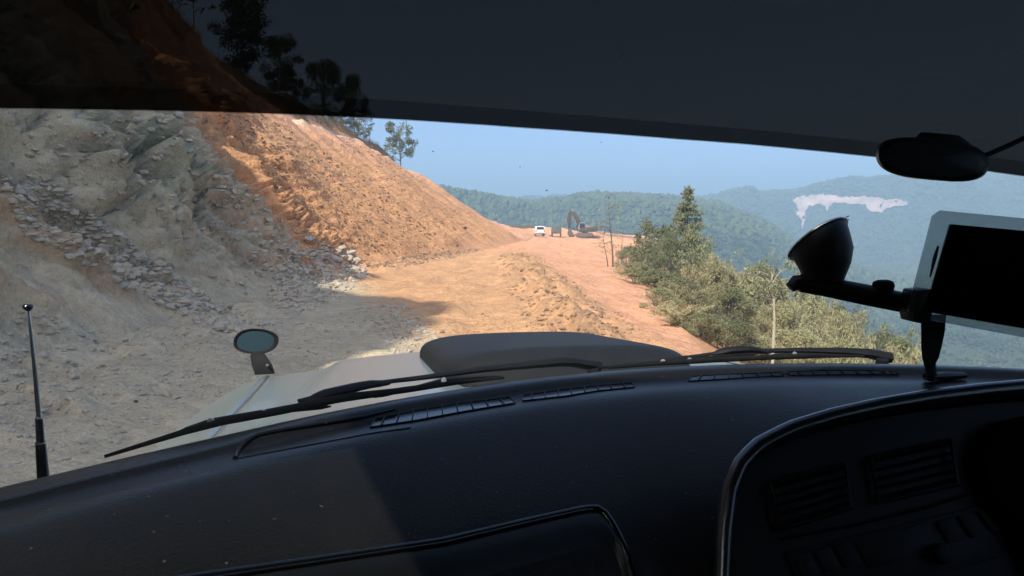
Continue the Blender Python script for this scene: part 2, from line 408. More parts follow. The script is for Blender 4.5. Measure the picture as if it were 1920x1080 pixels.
crest_v = table([(-60, 15), (-24, 16.1), (-17, 19.5), (-12, 23), (-8, 26.4), (-4, 25), (0, 23.6), (4, 24), (8, 24.3), (12, 22), (16, 19.1), (20, 16.3), (26, 13.3), (32, 11.6), (36, 11.2), (42, 11), (50, 11.3), (65, 11.2), (80, 10.3), (86, 9.2), (92, 7.9), (95, 7.0), (98, 6.2), (101, 5.6), (107, 5.1), (114, 4.8), (117, 4.0), (124, 3.3), (130, 2.6), (136, 2.1), (143, 2.1), (152, 1.9), (162, 1.2), (175, 0.2), (240, -1)])  # unseen stretch beside and behind the car shaped to cast the hill's shadow
road_r = table([(-60, 3.4), (0, 2.4), (11, 2.7), (22, 4.3), (47, 6.8), (70, 11), (100, 17.5), (130, 22), (150, 25), (165, 29), (200, 45), (240, 66)])
berm_x = table([(-5, 2.0), (6, 1.6), (11, 1.2), (16, 0.95), (25, 0.7), (43, 0.2), (60, 0.0)])
road_z = table([(-60, -1), (0, 0), (110, 0.0), (140, 0.35), (165, 0.0), (240, -4)])

ys = list(np.arange(-45, 2, 1.1)); y_ = 2.0
while y_ < 200:
    ys.append(y_); y_ += max(0.07, 0.0076 * y_)
ys = np.array(ys)
tl = np.concatenate([np.linspace(1.0, 0.0, 330) ** 1.0])
beyond = np.concatenate([np.geomspace(45, 0.35, 26)])           # metres behind the crest
rt = np.linspace(0, 1, 165)[1:]
fall = np.geomspace(0.25, 55, 60)
ncol = len(beyond) + len(tl) + len(rt) + len(fall)
Yg = np.repeat(ys[:, None], ncol, 1)
TX = (toe_x(ys) + 0.45 * fbm(ys * 0.35, ys * 0 + 7.7, 3, 6) * sstep(40, 30, ys) * sstep(3, 8, ys))[:, None]; CH = crest_h(ys)[:, None]; CV = crest_v(ys)[:, None]; RX = road_r(ys)[:, None]; RZ = road_z(ys)[:, None]
crest_jit = fbm(ys * 0.13, ys * 0 + 2.2, 4, 5)[:, None] * sstep(20, 30, ys)[:, None]
CVj = CV + crest_jit * 0.5
steep = sstep(36, 28, ys)[:, None]
# left slope
t = np.repeat(tl[None, :], len(ys), 0)
xl = TX - CH * t
prof = (1 - steep) * np.power(t, 1.13) + steep * (0.10 * t + 0.90 * np.power(t, 1.24))
zl = RZ + (CVj - RZ) * prof
# behind the crest
bx = TX - CH - beyond[None, :]
riseb = np.where(ys[:, None] < 22, 0.10, 0.02)
zb = CVj + riseb * beyond[None, :] * 0.6 - 0.006 * beyond[None, :] ** 1.3
# road
tr = np.repeat(rt[None, :], len(ys), 0)
xr = TX + (RX - TX) * tr
bxx = berm_x(ys)[:, None]
bfade = (sstep(50, 40, ys) * sstep(-6, 3, ys))[:, None]
bump_n = fbm(xr * 1.3, Yg[:, :len(rt)] * 0.55, 4, 11)
berm = np.exp(-((xr - bxx) / (0.62 + 0.012 * ys[:, None])) ** 2) * bfade * (0.27 + 0.30 * bump_n) * (0.75 + 0.35 * vnoise(Yg[:, :len(rt)] * 0.35, Yg[:, :len(rt)] * 0, 23))
edge = np.maximum(0, xr - (bxx + 0.7))
zr = RZ - 0.15 * edge * sstep(75, 45, ys)[:, None] - 0.06 * edge * sstep(45, 75, ys)[:, None] + berm
for (mx_, my_, mh, ms) in ((13.5, 96, 1.1, 3.2), (17, 108, 0.9, 3.0), (10.5, 84, 0.5, 2.4), (9.5, 146, 1.4, 3.0), (14, 140, 1.2, 3.2), (6.5, 150, 1.0, 3.0)):
    zr = zr + mh * np.exp(-((xr - mx_) ** 2 + (Yg[:, :len(rt)] - my_) ** 2) / (2 * ms ** 2))
z_edge = zr[:, -1:]
# falling side
xf = RX + fall[None, :]
zf = z_edge - 0.62 * fall[None, :] - 0.004 * fall[None, :] ** 1.5
X = np.concatenate([bx, xl, xr, xf], 1); Z = np.concatenate([zb, zl, zr, zf], 1)
nb, nl, nr = len(beyond), len(tl), len(rt)
slope_m = np.zeros_like(X); slope_m[:, nb:nb + nl] = sstep(0, 0.08, t) * sstep(1.0, 0.97, t); slope_m[:, :nb] = 0.25
road_m = np.zeros_like(X); road_m[:, nb + nl:nb + nl + nr] = 1.0
right_m = np.zeros_like(X); right_m[:, nb + nl + nr:] = 1
TT = np.zeros_like(X); TT[:, nb:nb + nl] = t; TT[:, :nb] = 1.0
# --- relief, pushed out along the slope normal
sl_s = TT * np.hypot(CH, CV)                                     # metres along the fall line
near_m = sstep(40, 24, Yg)
# warp so that streaks run slightly askew of the fall line
blk3, bord3 = cells(Yg * 6.5 + 0.4 * fbm(sl_s * 2.7, Yg * 2.7, 2, 19), sl_s * 4.0, 19)
wy = Yg + (0.09 + 0.75 * near_m) * sl_s + 0.9 * fbm(sl_s * 0.16, Yg * 0.16, 3, 21)
chute = fbm(wy * 0.42, sl_s * 0.07, 4, 31)                       # gullies down the slope
crag = ridged(wy * 0.33 + 3, sl_s * 0.22, 5, 41)
blk, bord = cells((wy - 0.6 * near_m * sl_s) * 1.5 + 0.4 * fbm(sl_s * 0.7, Yg * 0.7, 3, 8), sl_s * 0.62, 4)
blk2, bord2 = cells(wy * 2.6 + 0.3 * fbm(sl_s * 1.7, Yg * 1.7, 2, 9), sl_s * 1.7, 9)
fine = fbm(wy * 3.1, sl_s * 2.4, 4, 51)
outc = 1.1 * np.exp(-(((Yg - 17.9) / 2.3) ** 2 + ((sl_s - 5.0) / 1.5) ** 2)) + 0.5 * np.exp(-(((Yg - 14.6) / 1.5) ** 2 + ((sl_s - 4.6) / 1.2) ** 2)) + 0.8 * np.exp(-(((Yg - 13.0) / 2.5) ** 2 + ((sl_s - 8.2) / 2.6) ** 2)) + 0.5 * np.exp(-(((Yg - 24) / 2.6) ** 2 + ((sl_s - 11) / 2.5) ** 2))
rubz = sstep(-0.05, 0.45, fbm(wy * 0.30 + 7, sl_s * 0.10, 3, 61))  # stony streaks
disp = near_m * (0.70 * chute + 0.42 * crag + (0.22 + 1.7 * outc) * (blk - 0.5) - outc * 1.1 * sstep(0.16, 0.0, bord)
                 + (0.08 + 0.30 * rubz + 0.40 * outc) * (blk2 - 0.5) - (0.16 * rubz + 0.25 * outc) * sstep(0.12, 0, bord2) + 0.16 * fine
                 + (0.03 + 0.13 * rubz + 0.06 * outc) * (blk3 - 0.5) - 0.05 * rubz * sstep(0.12, 0, bord3))
rill = ridged(wy * 0.55, sl_s * 0.05, 4, 71)
disp = disp + (1 - near_m) * (0.30 * chute + 0.16 * rill + 0.05 * (blk2 - 0.5) * rubz + 0.05 * fine + 0.35 * fbm(wy * 0.12, sl_s * 0.1, 3, 81))
# a bench line across the far slope
bench = (TT - 0.80 + 0.17 * sstep(70, 98, Yg) - 0.05 * fbm(Yg * 0.07, Yg * 0, 3, 91)) * np.hypot(CH, CV)
disp = disp + (1 - near_m) * (0.5 + 0.5 * sstep(70, 95, Yg)) * (sstep(0.6, -0.3, bench) - 0.95) * sstep(34, 50, Yg)
disp = disp * slope_m * sstep(-0.02, 0.12, TT)
ang = np.arctan2(CV, CH)
Xd = X + disp * np.sin(ang) * 0.9; Zd = Z + disp * np.cos(ang)
# road relief: ruts, crumbs, lumps
gn = 0.10 * fbm(X * 0.5, Yg * 0.22, 4, 12) + 0.035 * fbm(X * 2.2, Yg * 1.4, 4, 13)
rut = -0.05 * np.exp(-((X - (-2.6 + 0.02 * Yg)) / 0.3) ** 2) - 0.05 * np.exp(-((X - (-1.0 + 0.02 * Yg)) / 0.3) ** 2)
cb, cbb = cells(X * 3.2, Yg * 2.6, 14)
lumps = np.zeros_like(X)
bermfull = np.zeros_like(X); bermfull[:, nb + nl:nb + nl + nr] = np.clip(berm / 0.42, 0, 1)
lumps = bermfull * (0.09 * (cb - 0.4) - 0.03 * sstep(0.12, 0, cbb))
toe_deb = sstep(2.2, 0.0, X - TX + 0.8 * fbm(X * 0.5, Yg * 0.4, 3, 17)) * sstep(45, 34, Yg) * road_m
lumps = lumps + toe_deb * (0.16 * (cb - 0.4) + 0.16 * (1 + fbm(X * 0.8, Yg * 0.5, 3, 18)))
Zd = Zd + road_m * (gn + rut * sstep(80, 30, Yg)) + lumps + right_m * (0.5 * fbm(X * 0.25, Yg * 0.25, 4, 15) * sstep(0, 3, X - RX))
Zd = Zd - 0.02 * sstep(5, 0, Yg)
V = np.stack([Xd, Yg, Zd], -1).reshape(-1, 3)
nrow = len(ys)
ii = (np.arange(nrow - 1)[:, None] * ncol + np.arange(ncol - 1)[None, :]).ravel()
F = np.stack([ii, ii + 1, ii + ncol + 1, ii + ncol], 1)
# --- soil colours (own colours, plus shade painted in at the near cut)
def colr(c): return np.array(c, float)
Cb = np.zeros(X.shape + (3,))
orange = colr((0.68, 0.35, 0.18)); pink = colr((0.76, 0.385, 0.22)); ochre = colr((0.68, 0.345, 0.16)); road_c = colr((0.65, 0.365, 0.19))
grey = colr((0.58, 0.475, 0.325)); greyg = colr((0.41, 0.395, 0.275)); brown = colr((0.50, 0.33, 0.195)); pale = colr((0.80, 0.52, 0.36))
def mixc(a, b, m): return a * (1 - m[..., None]) + b * m[..., None]
Cb[:] = orange
Cb = mixc(Cb, np.broadcast_to(ochre, Cb.shape), slope_m * sstep(0.75, 0.35, TT + 0.2 * chute) * 0.9)
Cb = mixc(Cb, np.broadcast_to(pink, Cb.shape), slope_m * sstep(0.60, 0.78, TT + 0.08 * chute) * sstep(30, 50, Yg))
Cb = mixc(Cb, np.broadcast_to(pink * 1.08, Cb.shape), slope_m * sstep(72, 98, Yg + 6 * chute))
Cb = mixc(Cb, np.broadcast_to(pale, Cb.shape), slope_m * np.exp(-(bench / (0.5 + 0.5 * np.abs(chute) + 0.35 * sstep(70, 95, Yg))) ** 2) * sstep(36, 46, Yg) * 0.9)
Cb = mixc(Cb, np.broadcast_to(ochre * 0.62, Cb.shape), slope_m * (1 - near_m) * rubz * sstep(0.62, 0.45, TT) * sstep(0.1, 0.5, blk2) * 0.22)
dry = colr((0.27, 0.19, 0.09))
Cb = mixc(Cb, np.broadcast_to(dry, Cb.shape), sstep(0.955, 1.0, TT + 0.02 * fine) * sstep(24, 34, Yg))
Cb = mixc(Cb, np.broadcast_to(road_c, Cb.shape), road_m * sstep(60, 40, Yg))
Cb = mixc(Cb, np.broadcast_to(pink, Cb.shape), road_m * np.maximum(sstep(45, 75, Yg), sstep(0.3, 1.2, X - berm_x(ys)[:, None])) * 0.9)
# grey rock of the near cut, its tone also painted where the shadow falls
gm = sstep(24.8, 21.8, Yg + 1.4 * fbm(sl_s * 0.25, Yg * 0.25, 3, 101)) * (1 - right_m)
gm = gm * (1 - road_m * sstep(-1.6, 0.1, X - (-4.6 + np.maximum(0, 24.7 - Yg) * 0.30)))  # road grey painted up to the edge of the cast shadow
gcol = np.broadcast_to(grey, Cb.shape)
gcol = mixc(gcol, np.broadcast_to(brown, Cb.shape), sstep(-0.10, 0.30, fbm(wy * 0.35, sl_s * 0.13, 3, 111)) * 0.85 * slope_m)
gcol = mixc(gcol, np.broadcast_to(greyg, Cb.shape), np.clip(outc * 1.2, 0, 1) * 0.8)
gcol = mixc(gcol, np.broadcast_to(grey * 0.42, Cb.shape), slope_m * rubz * (0.55 * sstep(0.45, 0.8, blk2) + 0.35 * sstep(0.5, 0.8, blk3)))
gcol = mixc(gcol, np.broadcast_to(grey * 0.30, Cb.shape), np.clip(outc * 1.3, 0, 1) * sstep(0.13, 0.0, bord) * 0.85)  # shade of the crevices painted between the outcrop blocks
gcol = mixc(gcol, np.broadcast_to(brown * 1.05, Cb.shape), slope_m * sstep(9.5, 13, sl_s) * 0.9)
Cb = mixc(Cb, gcol, gm)
Cb = mixc(Cb, np.broadcast_to(colr((0.33, 0.20, 0.115)), Cb.shape), np.clip(bermfull * 1.0, 0, 1) * (0.2 + 0.5 * sstep(0.3, 0.6, cb)))
Cb = mixc(Cb, np.broadcast_to(colr((0.13, 0.11, 0.055)), Cb.shape), right_m * sstep(2.0, 6.0, X - RX + 1.5 * fbm(X * .4, Yg * .3, 3, 16)))
me = mesh_np('hillside_ground', V, F, True)
ca = me.color_attributes.new('soil', 'FLOAT_COLOR', 'POINT')
ca.data.foreach_set('color', np.concatenate([Cb.reshape(-1, 3), np.ones((len(V), 1))], 1).astype(np.float32).ravel())
ground = link('ground', me, M['soil']); tag(ground, kind='structure')
BV = BVHTree.FromPolygons([Vector(v) for v in V.tolist()], [tuple(f) for f in F.tolist()])
def gz(x, y):
    h = BV.ray_cast(Vector((float(x), float(y), 90)), Vector((0, 0, -1)))
    return h[0].z if h[0] is not None else -5.0
def hit(px, py):
    d = Vector(ray(px, py)).normalized()
    h = BV.ray_cast(Vector(CAM) + d * 2.6, d)
    return h[0], h[1]

# ================================================================== FAR TERRAIN (valley and hills)
def az_px(x, y): return 960 + FPX * x / np.maximum(y, 1e-3)
r1 = table([(300, 30), (700, 36), (815, 31), (870, 26.5), (930, 23), (990, 20), (1050, 22), (1110, 26), (1180, 25), (1240, 24), (1330, 20), (1420, 8), (1500, -10), (1650, -30), (2400, -45)])
r2 = table([(300, 40), (900, 42), (1100, 44), (1240, 44), (1330, 49), (1400, 53), (1480, 55), (1520, 60), (1560, 65), (1640, 69), (1740, 72), (1900, 70), (2400, 60)])
def far_z(x, y):
    r = np.hypot(x, y); front = y > 0.15 * r
    a = np.where(front, az_px(x, y), 2400 * np.sign(x) + 0)
    a = np.clip(a, -400, 2400)
    right = sstep(700, 1300, a)
    z1 = r1(a) - 1.5; z2 = r2(a) - 8
    base = np.where(r < 40, -12 - r * 0.35, -26)
    z = base
    k = lambda r0, ra: sstep(r0, ra, r)
    z = z + (-24) * k(40, 150) * (0.3 + 0.7 * right)
    z = z + (z1 - z) * k(230, 560)
    dip = np.maximum(z1 - 22, -40)
    z = z + (dip - z) * k(575, 720)
    z = z + (z2 - z) * k(700, 1050)
    z = z + (z2 - 15 - z) * k(1080, 1500)
    z = z + 10 * fbm(x * 0.006, y * 0.006, 4, 201) * k(60, 200) * sstep(1.0, 0.5, np.exp(-((r - 560) / 60) ** 2) + np.exp(-((r - 1050) / 80) ** 2))
    spur = ridged(np.arctan2(x, np.abs(y) + 1) * 9, r * 0.002, 3, 203)
    z = z + spur * (7 * k(250, 400) * (1 - k(430, 540)) + 20 * k(750, 860) * (1 - k(940, 1040)))
    return z
rs = np.geomspace(6, 4200, 190); azs = np.linspace(-math.pi, math.pi, 721)[:-1]
# denser in view
azs = np.sort(np.concatenate([azs, np.linspace(-0.7, 0.7, 420)]))
RR, AA = np.meshgrid(rs, azs, indexing='ij')
FX = RR * np.sin(AA); FY = RR * np.cos(AA); FZ = far_z(FX, FY)
FZ = np.where((FX < 25) & (FY > -60) & (FY < 185) & (FX > -70), np.minimum(FZ, -12 - 0.05 * RR), FZ)
na = len(azs); k0 = (np.arange(len(rs) - 1)[:, None] * na); j0 = np.arange(na)[None, :]; j1 = (j0 + 1) % na
FF = np.stack([(k0 + j0).ravel(), (k0 + j1).ravel(), (k0 + na + j1).ravel(), (k0 + na + j0).ravel()], 1)
fv = np.stack([FX, FY, FZ], -1).reshape(-1, 3)
fm = mesh_np('valley_terrain', fv, FF, True)
fc = np.broadcast_to(colr((0.055, 0.072, 0.036)), fv.shape).copy()
px_, py_ = proj(fv); inview = fv[:, 1] > 5
def inpoly(px, py, poly):
    res = np.zeros(px.shape, bool); n = len(poly)
    for i in range(n):
        x0, y0 = poly[i]; x1, y1 = poly[(i + 1) % n]
        c = ((y0 > py) != (y1 > py)) & (px < (x1 - x0) * (py - y0) / (y1 - y0 + 1e-9) + x0)
        res ^= c
    return res
SCAR = [(1487, 376), (1520, 366), (1600, 371), (1640, 372), (1700, 380), (1705, 386), (1660, 392), (1650, 404), (1632, 398), (1622, 384), (1560, 382), (1552, 396), (1538, 384), (1516, 388), (1508, 412), (1506, 432), (1498, 412)]
nzp = 6 * fbm(fv[:, 0] * 0.05, fv[:, 2] * 0.08, 3, 221)
def scar_mask(v):
    a, b = proj(v); n = 5 * fbm(v[:, 0] * 0.05, v[:, 2] * 0.08, 3, 221)
    return inpoly(a + n, b + n * 0.5, SCAR) & (np.hypot(v[:, 0], v[:, 1]) > 730) & (v[:, 1] > 0)
far_terrain = link('valley_terrain', fm, M['far']); tag(far_terrain, kind='structure')
fca = fm.color_attributes.new('soil', 'FLOAT_COLOR', 'POINT')
fca.data.foreach_set('color', np.concatenate([fc, np.ones((len(fv), 1))], 1).astype(np.float32).ravel())
FBV = BVHTree.FromPolygons([Vector(v) for v in fv.tolist()], [tuple(f) for f in FF.tolist()])
def far_hit(px, py):
    d = Vector(ray(px, py)).normalized()
    return FBV.ray_cast(Vector(CAM) + d * 60, d)[0]

# bare landslide scar on the far hill: a draped sheet of pale earth
def drape(px0, px1, py0, py1, poly, nx, ny):
    pts = {}; vs = []; fs = []
    for j in range(ny + 1):
        for i in range(nx + 1):
            a = px0 + (px1 - px0) * i / nx; b = py0 + (py1 - py0) * j / ny
            h = far_hit(a, b)
            pts[i, j] = None
            if h is not None and h.length > 500:
                pts[i, j] = len(vs); n = (Vector(CAM) - h).normalized()
                vs.append(h + Vector((0, 0, 1.2)) + n * 2.0)
    wob = lambda a, b: (5 * float(fbm(np.array(a * 0.045), np.array(b * 0.07), 6, 225)), 3.5 * float(fbm(np.array(a * 0.05), np.array(b * 0.08), 6, 235)))
    for j in range(ny):
        for i in range(nx):
            a = px0 + (px1 - px0) * (i + .5) / nx; b = py0 + (py1 - py0) * (j + .5) / ny
            da, db = wob(a, b)
            if not inpoly(np.array(a + da), np.array(b + db), poly): continue
            if float(fbm(np.array(a * 0.11), np.array(b * 0.06), 3, 245)) > 0.75: continue
            q = [pts[i, j], pts[i + 1, j], pts[i + 1, j + 1], pts[i, j + 1]]
            if None in q: continue
            cs = [vs[k] for k in q]
            if max((c - cs[0]).length for c in cs) > 140: continue
            fs.append(q)
    return vs, fs
vs, fs = drape(1480, 1712, 358, 440, SCAR, 232, 82)
if fs:
    me = bpy.data.meshes.new('landslide_scar'); me.from_pydata([tuple(v) for v in vs], [], fs)
    bm = bmesh.new(); bm.from_mesh(me)
    bmesh.ops.delete(bm, geom=[v for v in bm.verts if not v.link_faces], context='VERTS'); bm.to_mesh(me); bm.free()
    M['scar'] = mat('bare_pale_earth', (0.64, 0.46, 0.38), 0.95, var=0.35, scale=0.05, bump=0.3, bscale=0.1)
    sc = link('landslide_scar', me, M['scar']); tag(sc, kind='structure')

# ================================================================== FAR FOREST (one mass)
def ico(sub):
    bm = bmesh.new(); bmesh.ops.create_icosphere(bm, subdivisions=sub, radius=1.0)
    v = np.array([x.co[:] for x in bm.verts]); f = np.array([[y.index for y in x.verts] for x in bm.faces]); bm.free()
    return v, f
I1v, I1f = ico(1)
def ico0():
    p = (1 + 5 ** .5) / 2
    v = np.array([(-1, p, 0), (1, p, 0), (-1, -p, 0), (1, -p, 0), (0, -1, p), (0, 1, p), (0, -1, -p), (0, 1, -p), (p, 0, -1), (p, 0, 1), (-p, 0, -1), (-p, 0, 1)], float)
    v /= np.linalg.norm(v[0])
    f = np.array([(0, 11, 5), (0, 5, 1), (0, 1, 7), (0, 7, 10), (0, 10, 11), (1, 5, 9), (5, 11, 4), (11, 10, 2), (10, 7, 6), (7, 1, 8), (3, 9, 4), (3, 4, 2), (3, 2, 6), (3, 6, 8), (3, 8, 9), (4, 9, 5), (2, 4, 11), (6, 2, 10), (8, 6, 7), (9, 8, 1)])
    return v, f
def blobs(name, P, S3, base_v, base_f, mat_, kind, label=None, cat=None, jitter=0.28, rot=True, lo=0):
    n = len(P); nv = len(base_v)
    rg = np.random.default_rng(lo + 5)
    variants = []
    for k in range(12):
        j = 1 + jitter * rg.standard_normal((nv, 1)) * 0.8
        variants.append(base_v * np.clip(j, 0.55, 1.5))
    variants = np.array(variants)
    B = variants[rg.integers(0, 12, n)]
    a = rg.uniform(0, 2 * np.pi, n); c, s = np.cos(a)[:, None], np.sin(a)[:, None]
    if rot:
        tlt = rg.uniform(-0.9, 0.9, n)[:, None]
        y = B[..., 1] * np.cos(tlt) - B[..., 2] * np.sin(tlt); z = B[..., 1] * np.sin(tlt) + B[..., 2] * np.cos(tlt)
        B = np.stack([B[..., 0], y, z], -1)
    B = B * S3[:, None, :]
    Bx = B[..., 0] * c - B[..., 1] * s; By = B[..., 0] * s + B[..., 1] * c
    VV = np.stack([Bx, By, B[..., 2]], -1) + P[:, None, :]
    FFb = base_f[None] + (np.arange(n) * nv)[:, None, None]
    me = mesh_np(name, VV.reshape(-1, 3), FFb.reshape(-1, 3), False)
    o = link(name, me, mat_)
    tag(o, label, cat, kind=kind)
    return o
rg = np.random.default_rng(77)
N0 = 64000
fr_ = np.sqrt(rg.uniform(0, 1, N0)); rad = 85 + 1150 * rg.uniform(0, 1, N0) ** 0.9; azz = rg.uniform(-0.62, 0.68, N0)
fx = rad * np.sin(azz); fy = rad * np.cos(azz); fz = far_z(fx, fy)
okm = ~((fx < 30) & (fy < 190))
pv = np.stack([fx, fy, fz], 1)
okm &= ~scar_mask(pv + np.array([0, 0, 1.0]))
pv = pv[okm]; rad = rad[okm]
sz = rg.uniform(1.1, 2.5, len(pv)) * (0.55 + 0.45 * np.clip(rad / 500, 0.5, 1.3))
s3 = np.stack([sz, sz, sz * rg.uniform(0.65, 1.15, len(pv))], 1)
pv[:, 2] += sz * 0.3
nearf = rad < 420
blobs('far_forest', pv[~nearf], s3[~nearf], *ico0(), M['forest'], 'stuff', 'hazy green forest covering the far hills', 'forest', lo=1)
# nearer forest: each crown broken into several smaller clumps
pn = pv[nearf]; sn = s3[nearf]
P2 = []; S2 = []
for k in range(5):
    d = rg.standard_normal(pn.shape); d /= np.linalg.norm(d, axis=1, keepdims=True)
    P2.append(pn + d * sn * 0.75); S2.append(sn * rg.uniform(0.25, 0.5, (len(pn), 1)))
blobs('valley_forest', np.concatenate(P2), np.concatenate(S2), *ico0(), M['forest'], 'stuff', 'bluish woodland filling the valley below the road', 'forest', jitter=0.4, lo=2)

# ================================================================== STONES AND RUBBLE
def stone_mesh(seed):
    rg = np.random.default_rng(seed)
    v = I1v * (1 + 0.24 * rg.standard_normal((len(I1v), 1)))
    for _ in range(6):                       # chop flat facets
        n = rg.standard_normal(3); n /= np.linalg.norm(n); d = rg.uniform(0.45, 0.8)
        q = v @ n; v = v - np.outer(np.maximum(0, q - d), n)
    v = v * np.array([1.0, rg.uniform(0.6, 0.9), rg.uniform(0.4, 0.7)])
    return mesh_np('stone', v, I1f, False)
stone_meshes = {}
def stone(mk, var):
    if (mk, var) not in stone_meshes:
        me = stone_mesh(300 + var); me.materials.append(M[mk]); stone_meshes[mk, var] = me
    return stone_meshes[mk, var]
def place_stone(name, p, n, size, mk, label, group, cat='stone'):
    o = bpy.data.objects.new(name, stone(mk, random.randrange(8))); COL.objects.link(o)
    s = size * 0.5; o.scale = (s * random.uniform(.85, 1.2), s * random.uniform(.85, 1.2), s * random.uniform(.8, 1.2))
    q = n.to_track_quat('Z', 'Y').to_euler()
    o.rotation_euler = (q.x * 0.8 + random.uniform(-.35, .35), q.y * 0.8 + random.uniform(-.35, .35), random.uniform(0, 6.28))
    o.location = p + n * s * 0.22
    return tag(o, label, cat, group)
def sample_poly(poly):
    xs = [p[0] for p in poly]; yy = [p[1] for p in poly]
    while True:
        a = random.uniform(min(xs), max(xs)); b = random.uniform(min(yy), max(yy))
        if inpoly(np.array(a), np.array(b), poly): return a, b
zones = [
 # polygon (photo px), count, px size range, material, name, label, group
 ([(545, 500), (590, 470), (640, 470), (690, 505), (670, 530), (600, 560), (540, 560), (520, 530)], 62, (8, 20), 'stone_grey', 'broken_stone', 'grey broken stone in the rubble heap at the toe of the grey slope', 'stones in the rubble heap at the slope toe'),
 ([(285, 545), (330, 540), (400, 575), (395, 600), (350, 590), (290, 570)], 30, (9, 20), 'stone_pale', 'pale_stone', 'pale flat stone in the small spill low on the grey slope', 'pale stones low on the grey slope'),
 ([(690, 590), (745, 575), (780, 600), (830, 645), (815, 668), (760, 665), (710, 625)], 42, (7, 15), 'stone_grey', 'road_stone', 'small grey stone on the shaded road left of the hood scoop', 'stones on the shaded road'),
 ([(985, 540), (1040, 540), (1120, 575), (1190, 620), (1150, 634), (1010, 632), (975, 590)], 46, (7, 20), 'stone_brown', 'spoil_stone', 'brown stone in the spoil windrow along the right side of the road', 'stones in the spoil windrow'),
 ([(690, 492), (760, 478), (850, 470), (880, 476), (830, 488), (740, 500), (690, 505)], 34, (6, 12), 'stone_brown', 'toe_stone', 'yellow brown lump along the foot of the sunlit orange slope', 'lumps along the foot of the orange slope'),
 ([(0, 330), (90, 330), (200, 430), (330, 520), (420, 580), (330, 600), (180, 510), (40, 430)], 46, (8, 18), 'stone_grey', 'slope_stone', 'grey stone in the stony streak running down the shaded slope', 'stones in the streak down the shaded slope'),
 ([(380, 640), (470, 600), (530, 620), (560, 690), (520, 690), (430, 680)], 22, (6, 12), 'stone_grey', 'verge_stone', 'small grey stone on the ground behind the fender mirror', 'stones behind the fender mirror'),
]
for poly, cnt, (a0, a1), mk, nm, lab, grp in zones:
    k = 0
    while k < cnt:
        a, b = sample_poly(poly); p, n = hit(a, b)
        if p is None: continue
        size = (a0 + (a1 - a0) * random.random() ** 2.2) / FPX * p.y
        place_stone(nm, p, n, size, mk, lab, grp); k += 1
for (a, b, spx, mk, nm, lab) in [
    (622, 484, 30, 'stone_pale', 'boulder', 'large pale boulder atop the rubble heap at the slope toe'),
    (655, 478, 26, 'stone_pale', 'boulder', 'pale pinkish boulder beside the largest one at the slope toe'),
    (828, 624, 20, 'stone_brown', 'boulder', 'lone tan boulder on the road at the shadow edge'),
    (872, 429, 8, 'stone_dark', 'boulder', 'dark boulder on the far orange slope above the road'),
    (1031, 443, 8, 'stone_dark', 'boulder', 'small dark boulder on the road between white van and truck'),
    (905, 590, 12, 'stone_brown', 'boulder', 'small low stone alone on the sunlit road'),
    (246, 668, 14, 'stone_pale', 'boulder', 'small pale stone on bare ground left of the fender mirror'),
    (254, 754, 12, 'stone_dark', 'boulder', 'dark stone on bare ground between antenna and hood'),
    (225, 72, 34, 'stone_pale', 'boulder', 'boulder made pale as if sunlit, caught high on the slope behind the dark film'),  # pale stone stands in for sunlight on jutting rock
    (195, 52, 20, 'stone_pale', 'boulder', 'small boulder made pale as if sunlit, highest on the slope behind the dark film'),  # sunlit rock, its brightness put into the stone colour
    (295, 158, 22, 'stone_pale', 'boulder', 'pale boulder on the slope just above the film edge'),
    (336, 217, 24, 'stone_pale', 'boulder', 'pale slab on the slope just below the film edge'),
]:
    p, n = hit(a, b)
    if p is not None: place_stone(nm, p, n, spx / FPX * p.y, mk, lab, None, 'boulder')
# countless small rubble
def rubble(name, polys, mk, label, seed):
    P = []; SZ = []
    for poly, cnt, (a0, a1) in polys:
        k = 0; tries = 0
        while k < cnt and tries < cnt * 4:
            tries += 1
            a, b = sample_poly(poly); p, n = hit(a, b)
            if p is None: continue
            s = (a0 + (a1 - a0) * random.random() ** 3.6 * 1.35) / FPX * p.y * 0.5
            P.append(p + n * s * 0.1); SZ.append((s * random.uniform(.8, 1.3), s * random.uniform(.8, 1.3), s * random.uniform(.4, .8))); k += 1
    blobs(name, np.array(P), np.array(SZ), ico1v, ico1f, M[mk], 'stuff', label, 'rubble', jitter=0.3, lo=seed)
ico1v, ico1f = ico0()
rubble('grey_rubble', [
    ([(0, 300), (120, 330), (450, 560), (560, 600), (640, 540), (690, 510), (600, 440), (540, 420), (430, 330), (330, 230), (200, 210), (0, 215)], 380, (3, 14)),
    ([(500, 560), (540, 470), (640, 460), (690, 510), (640, 560), (540, 600)], 900, (4, 14)),
    ([(0, 330), (90, 330), (330, 520), (480, 600), (560, 640), (400, 620), (180, 510), (40, 430)], 1300, (4, 18)),
    ([(660, 580), (745, 565), (790, 600), (840, 650), (820, 675), (740, 665)], 700, (3, 10)),
    ([(330, 610), (430, 590), (560, 600), (700, 570), (690, 680), (540, 700), (470, 740), (380, 700), (250, 690)], 700, (3, 9)),
    ([(0, 560), (200, 620), (420, 700), (300, 800), (150, 860), (0, 880)], 700, (3, 14)),
    ([(270, 700), (330, 690), (440, 740), (380, 750)], 160, (3, 10)),
    ([(420, 330), (560, 430), (640, 470), (560, 540), (470, 520), (400, 420)], 260, (3, 12)),
    ([(150, 210), (340, 210), (380, 330), (300, 360), (180, 300)], 60, (4, 16)),
], 'stone_grey', 'grey stone rubble strewn over the shaded slope and ground', 31)
